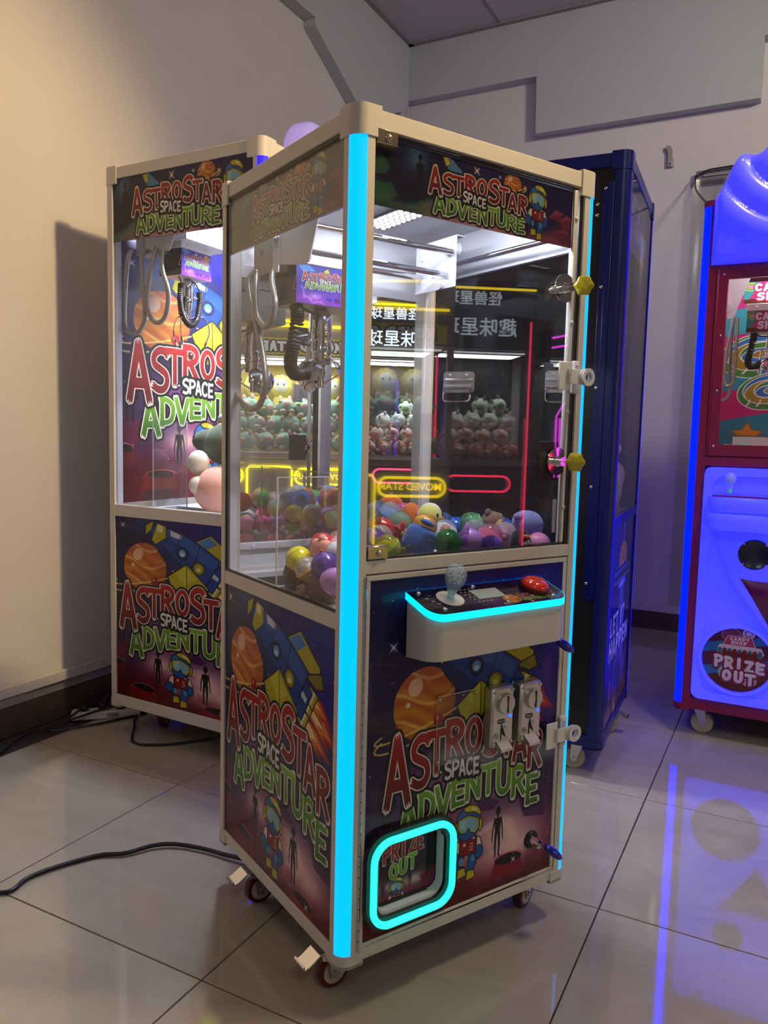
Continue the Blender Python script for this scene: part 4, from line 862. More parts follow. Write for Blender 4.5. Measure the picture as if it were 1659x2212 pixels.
def bulb_joystick(root, x, y, z, tilt, discm, ballm, stemm):
    t = bpy.data.objects.new('joystick', None); COL.objects.link(t); t.parent = root; t.location = (x, y, z); t.rotation_euler = (tilt, 0, 0)
    MB().lathe([(.0, 0), (.034, 0), (.0345, .0015), (.034, .003), (.010, .0035)], (0, 0, .001), (0, 0, 1), 32).obj('dust_disc', discm, t)
    MB().lathe([(.010, 0), (.0085, .004), (.0085, .014), (.0098, .0155), (.0098, .0175)], (0, 0, .003), (0, 0, 1), 16).obj('stem', stemm, t)
    MB().lathe([(.0105, 0), (.012, .004), (.0155, .014), (.0225, .028), (.0255, .042), (.0245, .054), (.0190, .065), (.010, .0715), (.0, .073)], (0, 0, .018), (0, 0, 1), 24).obj('bulb_grip', ballm, t)
    b = MB(); r = random.Random(5)
    for _ in range(90):
        q = Vector((r.gauss(0, 1), r.gauss(0, 1), r.gauss(0, 1))).normalized()*r.random()**.4*.019; b.ball((q.x, q.y, .060+q.z*1.05), .0015+.0013*r.random(), 6, 4)
    b.obj('bubbles', M['acedge'], t, kind='stuff')
    return t
bulb_m = glass('clear_resin', (.92, .97, 1.0), 1.5, .02, body=.26, bodycol=(.75, .9, 1.0))

# ---------------------------------------------------------------- main machine (its own frame: x along its front, y into it, turned 62 degrees)
W, D, Z0, ZT, P_ = .7441, .7251, .132, 2.04, .048
A = thing('claw_machine', 'white framed claw machine with cyan corner light strips in the centre of the room', 'claw machine', (0, 0, 0), math.radians(62))
frame(A, W, D, Z0, ZT, M['white'], ('FL', 'FR'), M['cyan'], mids=(('F', 1.048, 1.079), ('L', .918, .957), ('R', .918, .957), ('B', .918, .957)))
boxo('roof_panel', M['plastic'], A, (.02, W-.02, .02, D-.02, ZT-.012, ZT-.002)); boxo('floor_panel', M['satin'], A, (.02, W-.02, .02, D-.02, Z0+.004, Z0+.016))
boxo('interior_ceiling', M['inner'], A, (.03, W-.03, .03, D-.03, 1.986, 2.0)); boxo('playfield', M['inner'], A, (.27, W-.03, .03, D-.03, .928, .945)); boxo('playfield', M['inner'], A, (.03, .27, .03, .40, .928, .945)); 
# chute opening at the back left, with its white lip, dark well and clear guards
b = MB().box(.03, .27, .655, D-.03, .928, .945).box(.03, .055, .40, .655, .928, .945); b.obj('chute_lip', M['inner'], A)
b = MB().box(.055, .06, .40, .655, .70, .93).box(.265, .27, .40, .655, .70, .93).box(.06, .265, .40, .405, .70, .93).box(.06, .265, .65, .655, .70, .93).box(.055, .27, .40, .655, .69, .70); b.obj('chute_well', M['darkfab'], A)
for nm, d in (('chute_guard', (.022, .276, .386, .390, .946, 1.243)), ('chute_guard', (.272, .276, .392, .69, .946, 1.243))):
    g_ = boxo(nm, M['acryl'], A, d)
    e_ = (d[0]-.0005, d[1]+.0005, d[2]-.0005, d[3]+.0005); b = MB().box(*e_, d[5]-.001, d[5]+.001)
    if nm and d[3]-d[2] < .01: b.box(d[0]-.0008, d[0]+.0016, d[2]-.0006, d[3]+.0006, d[4], d[5]); b.box(d[1]-.001, d[1]+.001, d[2]-.0006, d[3]+.0006, d[4], d[5])
    b.obj('polished_edge', M['acedge'], g_)
for sx in (.022, .240): boxo('guard_bracket', M['inner'], A, (sx+.004, sx+.034, .391, .404, .946, .956), .002)
# back wall: white band, mirror, white apron; right side: white band and clear pane
boxo('back_panel', M['inner'], A, (.03, W-.03, .706, .716, .945, 1.99)); boxo('back_cover', M['white'], A, (.046, W-.046, D-.014, D-.004, Z0+.03, ZT-.035))
boxo('mirror', M['mirror'], A, (.040, .706, .700, .705, 1.026, 1.80)); b = MB().box(.04, .706, .694, .705, 1.008, 1.03, .003)
for x in (.098, .38, .64): screw(b, (x, .694, 1.018), (0, -1, 0), .006)
b.obj('mirror_rail', M['inner'], A)
boxo('inner_post', M['inner'], A, (.703, W-.005, .675, .706, .945, 1.99), .004); boxo('inner_post', M['inner'], A, (.012, .042, .675, .706, .945, 1.99), .004)
boxo('side_band', M['inner'], A, (.716, .722, .045, .68, 1.853, 2.0)); b = MB().box(.708, .716, .05, .68, 1.853, 1.862).box(.706, .716, .05, .68, 1.90, 1.915, .003); b.obj('band_moulding', M['inner'], A)
boxo('side_pane', M['glass'], A, (.722, .727, .045, .68, .958, 1.855)); boxo('side_board', M['satin'], A, (.722, .728, .045, .68, Z0+.03, .92))
# left side: header print, pane, lower print
art_panel('header_panel', T_header, A, (.010, .677, 1.848), (.010, .046, 1.848), (.010, .046, 2.0), (.010, .677, 2.0), .004, M['satin'])
boxo('side_pane', M['glass'], A, (.004, .008, .046, .680, .958, 2.0)); b = MB().box(.003, .012, .044, .050, .957, 2.0).box(.003, .012, .673, .681, .957, 2.0).box(.003, .012, .046, .68, 1.990, 2.0).box(.003, .012, .046, .68, .957, .962); b.obj('window_gasket', M['black'], A)
art_panel('graphic_panel', T_poster, A, (.005, .680, .167), (.005, .045, .167), (.005, .045, .919), (.005, .680, .919), .006, M['satin'])
# ---- glass door on the front
gd = boxo('glass_door', M['dglass'], A, (.052, .664, .004, .010, 1.084, 1.994))
art_panel('header_print', T_header, gd, (.056, .0105, 1.848), (.662, .0105, 1.848), (.662, .0105, 1.988), (.056, .0105, 1.988), .0012, M['satin'])
b = MB().box(.047, .052, .006, .03, 1.079, 2.0).box(.684, .697, .006, .03, 1.079, 2.0).box(.05, .69, .010, .03, 1.079, 1.083).box(.05, .69, .012, .03, 1.992, 2.0); b.obj('door_gasket', M['black'], A)
b = MB().box(.661, .675, .001, .012, 1.086, 1.992, .003)
for z in (1.92, 1.66, 1.43, 1.18): screw(b, (.668, .001, z), (0, -1, 0), .006)
b.obj('door_edge', M['white'], gd)
for z0, z1 in ((1.972, 2.002), (1.082, 1.112)):
    b = MB().box(.051, .105, -.003, .014, z0, z1, .002); screw(b, (.08, -.003, (z0+z1)/2-.002), (0, -1, 0), .008, .007); b.obj('pivot_clamp', M['brass'], gd)
boxo('shield', M['acryl'], A, (.06, .655, .024, .027, .946, 1.41))
boxo('label_strip', M['plastic'], gd, (.640, .653, .011, .013, 1.112, 1.20), .0008); boxo('lock_plate', M['satin'], gd, (.574, .652, .0095, .0125, 1.250, 1.352), .001)
for zc, xk in ((1.744, .640), (1.301, .640)):
    b = MB(); b.lathe([(.0, .012), (.036, .012), (.036, .008), (.014, .0075), (.012, .004)], (xk, -.006, zc), (0, 1, 0), 28); b.cyl((xk, -.006, zc), (xk, .045, zc), .0115, n=18); b.cyl((xk, .03, zc), (xk, .052, zc), .0085, n=14); b.cyl((xk, -.006, zc), (xk, -.020, zc), .012, n=18); b.box(xk-.004, xk+.004, -.030, -.018, zc-.0012, zc+.0012)
    lk = b.obj('cam_lock', M['chrome'], gd)
    kx = Vector((.62, -.78, 0)); b = MB(); b.T = Matrix.Translation((xk+.008, -.052, zc)) @ Matrix(((.62, 0, .785, 0), (-.785, 0, .62, 0), (0, 1, 0, 0), (0, 0, 0, 1)))
    b.ball((0, 0, 0), (.0235, .0245, .0085), 30, 12, fn=lambda q: 1+.09*math.cos(6*math.atan2(q.y, q.x))*(1-q.z*q.z)); b.cyl((-.001, 0, 0), (-.026, 0, 0), .004, n=8); b.obj('key', M['keyy'], lk)
for zc in (1.520, .565):                                   # white hasps of the two doors
    x0 = .606 if zc > 1 else .622; b = MB().box(x0, x0+.042, -.022, -.017, zc-.036, zc+.036, .002); b.box(x0+.03, x0+.086, -.030, -.026, zc-.019, zc+.019, .001)
    b.ring([(x0+.086+q[0], zc+q[1]) for q in arc(0, 0, .022, .022, 0, 360, 24)[:-1]], [(x0+.086+q[0], zc+q[1]) for q in arc(0, 0, .0125, .0125, 0, 360, 24)[:-1]], -.035, -.030, XZ)
    b.ring([(x0+.090+q[0], zc+q[1]) for q in arc(0, 0, .023, .023, 0, 360, 24)[:-1]], [(x0+.090+q[0], zc+q[1]) for q in arc(0, 0, .0125, .0125, 0, 360, 24)[:-1]], -.041, -.037, XZ)
    b.box(x0+.03, x0+.036, -.030, -.017, zc-.019, zc+.019); ho = b.obj('hasp', M['plastic'], A)
    b = MB().box(x0+.062, x0+.086, -.014, -.0005, zc-.042, zc+.042, .003)
    for dz in (-.031, .031): screw(b, (x0+.074, -.014, zc+dz), (0, -1, 0), .005)
    b.obj('hasp_plate', M['plastic'], ho)
# ---- lower door with its print, hinge, console, coin slots, prize hatch
ld = MB().box(.050, .694, .001, .02, .160, .172, .002).box(.050, .694, .001, .02, 1.032, 1.045, .002).box(.050, .063, .001, .02, .172, 1.032, .002).box(.682, .694, .001, .02, .172, 1.032, .002).obj('lower_door', M['white'], A)
b = MB().box(.044, .050, .004, .01, .158, 1.046)
for k in range(34): b.cyl((.0475, -.001, .162+.026*k), (.0475, -.001, .185+.026*k), .0032, n=8)
b.obj('piano_hinge', M['steel'], A)
ux = lambda x: (x-.063)/(.682-.063); vz = lambda z: (z-.172)/(1.032-.172)
hx0, hx1, hz0, hz1 = .086, .308, .222, .408
for (xa, xb, za, zb) in ((.063, .682, hz1, 1.032), (.063, .682, .172, hz0), (.063, hx0, hz0, hz1), (hx1, .682, hz0, hz1)):
    art_panel('door_print', T_front, ld, (xa, .005, za), (xb, .005, za), (xb, .005, zb), (xa, .005, zb), .008, M['satin'], (ux(xa), ux(xb)), (vz(za), vz(zb)))
# prize hatch
O_ = rrect(.193, .3155, .134, .120, .058, 8); I_ = rrect(.193, .3155, .101, .089, .040, 8)
ht = MB().ring(O_, I_, -.014, .004, XZ).obj('prize_hatch', M['satin'], A)
one(lambda q: q.tube([(x, -.021, z) for x, z in rrect(.193, .3155, .1175, .1035, .048, 8)], .0085, 12, closed=True), 'ring_light', M['ringl'], ht)
b = MB().ring(rrect(.193, .3155, .102, .090, .038, 8), rrect(.196, .3175, .096, .082, .026, 8), -.004, .022, XZ); b.obj('hatch_liner', M['inner'], ht)
b = MB().box(.085, .30, .05, .056, .21, .42).box(.085, .30, .056, .18, .214, .220).box(.085, .090, .056, .18, .21, .42).box(.295, .30, .056, .18, .21, .42).box(.085, .30, .056, .18, .41, .42)
b = MB().box(.088, .300, .022, .17, .216, .224).box(.086, .091, .022, .17, .216, .412).box(.304, .308, .022, .17, .216, .412).box(.088, .308, .022, .17, .406, .412).box(.088, .300, .168, .172, .216, .412); b.obj('hatch_box', M['inner'], ht)
MB().prism([(-.002, .226), (.024, .240), (.024, .236), (-.002, .222)], .100, .262, YZ).obj('hatch_mat', M['darkfab'], ht, smooth=0)
art_panel('hatch_flap', art_mat('prize_print', prize_panel(), coat=.6), ht, (.098, .024, .238), (.303, .024, .238), (.303, .024, .408), (.098, .024, .408), .004, M['satin'])
# coin acceptors
coinback = mat('coin_dark', (.03, .03, .032), .5)
for cx, cz in ((.4525, .6565), (.5505, .6535)):
    cx += -.0; b = MB().box(cx-.038, cx+.038, -.030, .004, cz-.078, cz+.078, .006); co = b.obj('coin_acceptor', M['zinc'], A)
    screws([(cx+sx, -.030, cz+sz) for sx in (-.030, .030) for sz in (-.068, .068)], (0, -1, 0), .0055, .0045, M['brass'], co)
    MB().lathe([(.027, 0), (.027, .007), (.025, .011), (.0, .013)], (cx+.004, -.030, cz+.036), (0, -1, 0), 32).obj('coin_entry', M['zinc'], co); MB().box(cx+.0025, cx+.0055, -.0445, -.040, cz+.014, cz+.058, .0005).obj('coin_slot', coinback, co)
    MB().prism(rrect(cx-.006, cz-.010, .013, .0055, .005, 4), -.0312, -.029, XZ).obj('name_plate', coinback, co); text_obj('plate_text', 'TW-131', .0075, M['plastic'], co, Matrix.Translation((cx-.006, -.0316, cz-.010)) @ Matrix.Rotation(math.pi/2, 4, 'X'), .0002)
    MB().prism(rrect(cx+.024, cz+.0, .006, .003, .0028, 4), -.0316, -.029, XZ).obj('status_light', mat('coin_blue_light', (.02, .05, .5), .3, emit=(.01, .08, 1), estr=3), co)
    MB().add([(cx-.004, -.0305, cz-.014), (cx+.012, -.0305, cz-.055), (cx-.002, -.0305, cz-.045), (cx-.004, -.0345, cz-.030)], [(0, 1, 3), (1, 2, 3), (2, 0, 3), (0, 2, 1)]).obj('return_wedge', coinback, co, smooth=0)
    MB().box(cx-.0075, cx-.0045, -.0312, -.029, cz-.060, cz-.030).prism([(cx-.0075, cz-.058), (cx-.0045, cz-.058), (cx+.012, cz-.074), (cx+.007, cz-.074)], -.0312, -.029, XZ).obj('return_slot', coinback, co, smooth=0)
    MB().prism([(-.030, -.082), (-.052, -.082), (-.052, -.075), (-.030, -.058)], cx-.022, cx+.016, lambda a, b_, c: (c, a, cz+b_)).obj('return_cup', M['zinc'], co)
    MB().ring([(cx-.022+q[0], cz-.046+q[1]) for q in arc(0, 0, .0075, .0075, 0, 360, 20)[:-1]], [(cx-.022+q[0], cz-.046+q[1]) for q in arc(0, 0, .0065, .0065, 0, 360, 20)[:-1]], -.0308, -.029, XZ).obj('maker_mark', coinback, co); text_obj('mark_text', 'TL', .008, coinback, co, Matrix.Translation((cx-.022, -.0308, cz-.046)) @ Matrix.Rotation(math.pi/2, 4, 'X'), .0002)
    text_obj('arrow_mark', 'K', .007, coinback, co, Matrix.Translation((cx+.008, -.0308, cz-.028)) @ Matrix.Rotation(math.pi/2, 4, 'X'), .0002)
b = MB().box(.262, .388, -.0015, .003, .56, .733, .0008); nt_ = b.obj('notice_pane', glass('notice_acrylic', (.97, .97, .97), 1.3, .1), ld)
screws([(x, -.0015, z) for x in (.268, .382) for z in (.568, .726)], (0, -1, 0), .004, .004, M['brass'], nt_)
one(lambda q: q.tube([(x, -.0012, z) for x, z in rrect(.325, .6465, .0625, .086, .006, 3)], .0009, 4, closed=True), 'pane_edge', M['alu'], nt_)
# control console
def console_outline(x0, x1, d, r, n=8):
    out = [(x0, 0)]+[(x0+r-r*math.cos(math.radians(a)), -d+r-r*math.sin(math.radians(a))) for a in range(0, 91, 11)]+[(x1-r+r*math.sin(math.radians(a)), -d+r-r*math.cos(math.radians(a))) for a in range(0, 91, 11)]+[(x1, 0)]
    return out
def tilt(fz): return lambda a, b_, c: (a, b_, c+fz*(b_))
cx0, cx1, cd = .164, .588, .102
pl0 = console_outline(cx0, cx1, cd, .034); q = MB()
n_ = len(pl0); vs = [(a, b_, .846-.10*b_) for a, b_ in pl0]+[(a, b_, .983+.32*b_) for a, b_ in pl0]
cons = q.add(vs, [tuple(range(n_))[::-1], tuple(range(n_, 2*n_))]+[(i, (i+1) % n_, n_+(i+1) % n_, n_+i) for i in range(n_)]).obj('console', M['white'], A)
pl1 = console_outline(cx0-.006, cx1+.006, cd+.006, .038)
MB().prism(pl1, .983, .999, tilt(.32)).obj('console_strip', M['cyan2'], cons)
tp = console_outline(cx0-.0045, cx1+.0045, cd+.0045, .036); Tc = art_mat('console_print', console_art(), coat=.9, rough=.2)
b = MB(); vs = [(a, b_, .9995+.32*b_) for a, b_ in tp]; uv = [((a-cx0)/(cx1-cx0), (b_+cd)/cd) for a, b_ in tp]; b.add(vs, [tuple(range(len(vs)))], [uv]); b.mi = 1
vs2 = [(a, b_, .9985+.32*b_) for a, b_ in tp]; m_ = len(vs); b.add(vs+vs2, [(i, (i+1) % m_, m_+(i+1) % m_, m_+i) for i in range(m_)]); b.obj('console_top', [Tc, M['satin']], cons, smooth=0)
nz = Vector((0, -.305, .952)); screws([(x, y, .9995+.32*y) for x, y in ((.186, -.012), (.205, -.088), (.352, -.010), (.395, -.092), (.545, -.090), (.560, -.012))], nz, .0065, .005, M['chrome'], cons)
b = MB(); vs = [(x, y, 1.0005+.32*y) for x, y in ((.327, -.066), (.411, -.066), (.411, -.026), (.327, -.026))]; MB().add(vs+[(x, y, z-.001) for x, y, z in vs], [(0, 1, 2, 3), (7, 6, 5, 4), (0, 4, 5, 1), (1, 5, 6, 2), (2, 6, 7, 3), (3, 7, 4, 0)]).obj('display', M['lcd'], cons)
js = bulb_joystick(cons, .248, -.052, .9995-.32*.052, .31, M['plastic'], bulb_m, glass('cyan_resin', (.75, .93, 1.0), 1.4, .05, body=.35, bodycol=(.4, .8, 1)))
bt = MB().lathe([(.037, 0), (.0385, .002), (.0385, .010), (.0365, .013), (.0345, .013), (.0345, .006)], (.521, -.050, .9995-.016), nz, 32).obj('push_button', M['redbase'], cons)
MB().lathe([(.034, .006), (.034, .014), (.031, .020), (.022, .0255), (.011, .028), (0, .0285)], (.521, -.050, .9995-.016), nz, 32).obj('button_cap', M['redbtn'], bt)
for (x, z) in ((.606, .274), (.612, .8425)):      # cam locks of the lower door, blue keys in them
    b = MB(); b.lathe([(.0245, 0), (.0245, .004), (.020, .007), (.013, .007)], (x, .005, z), (0, -1, 0), 24); ro = b.obj('lock_rosette', mat('navy_rosette', (.006, .006, .03), .3), A)
    b = MB(); b.cyl((x, 0, z), (x+.003, -.026, z-.002), .0125, n=20); b.cyl((x+.003, -.026, z-.002), (x+.004, -.034, z-.004), .004, n=8); lk = b.obj('cam_lock', M['chrome'], ro)
    c_ = Vector((x+.030, -.050, z-.020)); ax = Vector((.72, -.30, -.62)).normalized(); b = MB(); b.T = Matrix.Translation(c_) @ ax.to_track_quat('Z', 'Y').to_matrix().to_4x4(); b.ball((0, 0, 0), (.019, .012, .033), 18, 14); b.obj('key', M['keyb'], lk)
# casters
for x, y in ((.075, .120), (.075, D-.19), (W-.075, .10), (W-.075, D-.12)): caster(A, x, y, Z0-.001, .044, math.radians(180 if x < .3 else 20), M['wheel'], M['hub'])
# ---- works under the roof
b = MB().box(.385, .48, .34, .60, 1.978, 1.986); lp = b.obj('lamp_or_fill_board', M['lampboard'], A); b = MB()
for i in range(4):
    for j in range(10): b.lathe([(.0072, 0), (.0045, .0028), (0, .0034)], (.400+.0215*i, .352+.0255*j, 1.978), (0, 0, -1), 8)
b.obj('lamp_or_fill_dots', M['dots'], lp, kind='stuff')
b = MB().box(.022, .050, .30, .62, 1.978, 1.986); lp = b.obj('lamp_or_fill_board', M['lampboard'], A); b = MB()  # board placed by the left pane as added light for bridge plate and hoses
for i in range(2):
    for j in range(12): b.lathe([(.0055, 0), (.0035, .0024), (0, .003)], (.029+.014*i, .315+.0255*j, 1.978), (0, 0, -1), 8)
b.obj('lamp_or_fill_dots', M['dots'], lp, kind='stuff')
b = MB().box(.20, .56, .055, .13, 1.978, 1.986); lp = b.obj('lamp_or_fill_board', M['lampboard'], A); b = MB()  # extra board added out of view behind the header, to light the capsules
for i in range(12):
    for j in range(2): b.lathe([(.0072, 0), (.0045, .0028), (0, .0034)], (.22+.029*i, .08+.025*j, 1.978), (0, 0, -1), 8)
b.obj('lamp_or_fill_dots', M['fill_dots'], lp, kind='stuff')
for y, z, x0, x1 in ((.400, 1.895, .055, .585), (.44, 1.838, .055, .597), (.565, 1.846, .055, .597)): one(lambda q: q.cyl((x0, y, z), (x1, y, z), .0085, n=14), 'bridge_rod', M['chrome'], A)
for x in (.668, .075): one(lambda q: q.cyl((x, .03, 1.885), (x, .70, 1.885), .008, n=14), 'rail_rod', M['chrome'], A)
b = MB().box(.597, .600, .395, .592, 1.800, 1.946, .001).box(.600, .628, .395, .592, 1.943, 1.946).box(.592, .597, .395, .592, 1.797, 1.800)
for y, z in ((.56, 1.90), (.50, 1.842), (.47, 1.846)): screw(b, (.597, y, z), (-1, 0, 0), .0065)
pt = b.obj('bridge_plate', M['inner'], A)
MB().lathe([(.005, -.012), (.021, -.012), (.021, .004), (.008, .012), (.008, .02)], (.590, .425, 1.912), (-1, 0, 0), 24).lathe([(.022, .0), (.019, .006), (.022, .024), (.006, .026)], (.600, .425, 1.912), (1, 0, 0), 24).obj('pulley', M['plastic'], pt); MB().lathe([(.017, 0), (.017, .016), (.004, .017)], (.597, .455, 1.812), (-1, 0, 0), 20).obj('idler', M['plastic'], pt)
b = MB().prism([(.46, 1.965), (.46, 1.795), (.32, 1.772), (.29, 1.776), (.205, 1.962)], .052, .055, YZ).box(.05, .053, .452, .485, 1.775, 1.90)
for y in (.455, .470): screw(b, (.050, y, 1.862), (-1, 0, 0), .006)
b.obj('bridge_plate', M['inner'], A); boxo('motor_box', mat('grey_card', (.44, .40, .33), .7), A, (.056, .125, .475, .615, 1.782, 1.885), .002)
boxo('trolley', M['inner'], A, (.085, .285, .40, .60, 1.832, 1.860), .003); boxo('wall_bracket_plate', M['inner'], A, (.38, .47, .697, .706, 1.80, 1.90), .002); one(lambda q: q.lathe([(.022, 0), (.022, .02), (.006, .021)], (.452, .697, 1.878), (0, -1, 0), 20), 'belt_wheel', mat('cream_pulley', (.72, .70, .50), .4), A)
claw(A, .1835, .485, 1.699, 1.2, T_claw, w=.158, h=.083, dep=.108)
for nm, pts in (('hose', [(.05, .690, 1.90), (.035, .703, 1.846), (.035, .715, 1.731), (.035, .716, 1.587), (.035, .695, 1.48), (.035, .643, 1.44), (.035, .58, 1.421), (.035, .522, 1.435), (.035, .491, 1.48), (.035, .495, 1.522), (.035, .522, 1.598), (.035, .555, 1.662), (.035, .592, 1.729), (.037, .605, 1.775), (.055, .595, 1.80)]), ('hose', [(.06, .60, 1.80), (.045, .575, 1.757), (.040, .566, 1.724), (.038, .550, 1.673), (.037, .520, 1.646), (.036, .495, 1.637), (.036, .461, 1.648), (.036, .443, 1.68), (.037, .446, 1.709), (.045, .478, 1.759), (.06, .49, 1.79)])):
    one(lambda q: q.tube([(max(x, .03), min(y, .688), z) for x, y, z in pts], .0085, 10, smooth=6), nm, M['hose'], A)
# ---------------------------------------------------------------- second claw machine, by the left wall (local x runs to the back wall, local y to the left wall)
W2, D2, H2 = .85, .851, 2.441
S2 = thing('claw_machine', 'taller white claw machine with a blue corner light against the left wall', 'claw machine', (-.959, .972, 0), math.radians(87.73))
frame(S2, W2, D2, .132, H2, M['white'], ('FL', 'FR'), M['violl'], top=.045, bot=.05, mids=(('L', .980, 1.031), ('R', .980, 1.031), ('F', 1.10, 1.14), ('B', .980, 1.031)), cap=.075, caph=.066)
boxo('roof_panel', M['plastic'], S2, (.02, W2-.02, .02, D2-.02, H2-.012, H2-.002)); boxo('floor_panel', M['satin'], S2, (.02, W2-.02, .02, D2-.02, .14, .15))
art_panel('graphic_panel', T_poster, S2, (.006, D2-.046, .182), (.006, .046, .182), (.006, .046, .981), (.006, D2-.046, .981), .006, M['satin'])
art_panel('header_panel', T_header, S2, (.008, D2-.046, 2.140), (.008, .046, 2.140), (.008, .046, 2.396), (.008, D2-.046, 2.396), .004, M['satin'], u=(.12, .90))
boxo('side_pane', M['glass'], S2, (.010, .014, .046, D2-.046, 1.03, 2.396)); boxo('front_pane', M['glass'], S2, (.048, W2-.048, .010, .014, 1.14, 2.396)); boxo('lower_door', M['plastic'], S2, (.048, W2-.048, .006, .02, .182, 1.10)); boxo('side_board', M['inner'], S2, (W2-.026, W2-.016, .048, D2-.048, .16, 2.396))
boxo('back_board', M['inner'], S2, (.03, W2-.03, D2-.03, D2-.02, .16, 2.396)); xo = D2-.031; art_panel('backdrop_print', T_poster, S2, (.058, xo, 1.032), (.83, xo, 1.032), (.83, xo, 2.36), (.058, xo, 2.36), .001, M['satin'], (.0, .74), (-.04, 1.22))
boxo('playfield', M['inner'], S2, (.03, W2-.03, .03, .50, .985, 1.0)); boxo('playfield', M['inner'], S2, (.36, W2-.03, .50, D2-.03, .985, 1.0)); boxo('chute_well', M['darkfab'], S2, (.03, .36, .50, D2-.03, .80, .81)); b = MB().box(.03, .06, .50, D2-.03, .985, 1.0).box(.06, .36, D2-.06, D2-.03, .985, 1.0); b.obj('chute_lip', M['inner'], S2)
for d in ((.03, .235, .600, .604, 1.0, 1.40), (.232, .236, .604, D2-.03, 1.0, 1.40)):
    g_ = boxo('chute_guard', M['acryl'], S2, d); MB().box(d[0]-.0008, d[0]+.001, d[2]-.0008, d[2]+.001, d[4], d[5]).box(d[1]-.001, d[1]+.0008, d[3]-.001, d[3]+.0008, d[4], d[5]).obj('polished_edge', M['acedge'], g_)
boxo('inner_post', M['inner'], S2, (.012, .05, D2-.05, D2-.02, 1.03, 2.39), .004); boxo('interior_ceiling', M['inner'], S2, (.03, W2-.03, .03, D2-.03, 2.385, 2.394))
b = MB().box(.30, .58, .35, .45, 2.376, 2.384); lp = b.obj('lamp_or_fill_board', M['lampboard'], S2); b = MB()
for i in range(10):
    for j in range(4): b.lathe([(.0085, 0), (.0055, .003), (0, .004)], (.314+.027*i, .365+.023*j, 2.376), (0, 0, -1), 8)
b.obj('lamp_or_fill_dots', mat('bright_white_led', (1, 1, 1), .4, emit=(.80, .86, 1.0), estr=1300), lp, kind='stuff')
for y, z in ((.55, 2.26), (.62, 2.20)): one(lambda q: q.cyl((.05, y, z), (W2-.06, y, z), .009, n=12), 'bridge_rod', M['chrome'], S2)
for x in (.09, W2-.09): one(lambda q: q.cyl((x, .04, 2.25), (x, D2-.05, 2.25), .008, n=12), 'rail_rod', M['chrome'], S2)
boxo('trolley', M['inner'], S2, (.12, .40, .50, .66, 2.15, 2.24), .003); b = MB().prism([(.70, 2.25), (.70, 2.12), (.56, 2.10), (.47, 2.26)], .085, .088, YZ)
for y in (.665, .68): screw(b, (.085, y, 2.18), (-1, 0, 0), .006)
b.obj('bridge_plate', M['inner'], S2); boxo('motor_box', mat('grey_casing', (.40, .40, .42), .5), S2, (.09, .17, .62, .76, 2.10, 2.20), .002)
claw(S2, .224, .600, 2.012, 1.0, T_claw, w=.18, h=.11, prongs='wire', cord=2)
for pts in ([(.07, .77, 2.12), (.06, .778, 2.073), (.06, .796, 1.921), (.06, .797, 1.804), (.06, .757, 1.768), (.06, .706, 1.777), (.06, .675, 1.837), (.06, .687, 1.99), (.065, .699, 2.067), (.08, .70, 2.12)], [(.08, .63, 2.12), (.06, .631, 2.061), (.06, .664, 1.913), (.06, .647, 1.836), (.06, .602, 1.805), (.06, .556, 1.831), (.06, .54, 1.924), (.06, .575, 2.02), (.075, .59, 2.10)]):
    one(lambda q: q.tube(pts, .010, 10, smooth=6), 'hose', M['hose'], S2)
for x, y in ((.09, .10), (.20, .70), (W2-.09, .12), (W2-.09, D2-.12)): caster(S2, x, y, .130, .048, math.radians(200 if y > .5 else 20), M['wheel'], M['hub'], brake=False)

# ---------------------------------------------------------------- blue machine, its black back turned to the camera
W3, D3, H3 = .86, .795, 2.430; th3 = math.radians(3.04)
B3 = thing('claw_machine', 'dark blue framed claw machine showing its black back and a flying saucer print', 'claw machine', (.24-W3*math.cos(th3), 1.62-W3*math.sin(th3), 0), th3)
frame(B3, W3, D3, .132, H3, M['blueplastic'], ('BL', 'BR'), M['bluel'], p=.056, r=.034, top=.05, bot=.045, mids=(('R', 1.018, 1.056), ('L', 1.018, 1.056)), cap=.072, caph=.062)
boxo('roof_panel', M['satin'], B3, (.02, W3-.02, .02, D3-.02, H3-.012, H3-.002)); boxo('floor_panel', M['satin'], B3, (.02, W3-.02, .02, D3-.02, .14, .15))
blk = mat('black_board', (.010, .009, .010), .35); bb = boxo('back_board', blk, B3, (.05, W3-.05, .012, .020, .17, H3-.045)); 
boxo('back_inner', M['inner'], B3, (.05, W3-.05, .022, .030, 1.05, H3-.05)); boxo('side_board', M['inner'], B3, (.015, .025, .05, D3-.05, .17, H3-.045)); boxo('front_board', M['satin'], B3, (.05, W3-.05, D3-.02, D3-.01, .17, H3-.045)); boxo('playfield', M['inner'], B3, (.03, W3-.03, .03, D3-.03, 1.02, 1.04)); boxo('interior_ceiling', M['inner'], B3, (.03, W3-.03, .03, D3-.03, 2.37, 2.38))
b = MB().box(W3-.100, W3-.078, .000, .014, .73, 2.31, .001).box(W3-.080, W3-.058, -.004, .014, .73, 2.325, .001); ch = b.obj('cable_cover', M['blueplastic'], B3)
screws([(W3-.089, .0, z) for z in (2.302, 1.939, 1.559, 1.177, .796)], (0, -1, 0), .0065, .005, M['steel'], ch); screws([(W3-.118, .012, z) for z in (2.25, 2.21)], (0, -1, 0), .0065, .004, M['brass'], bb)
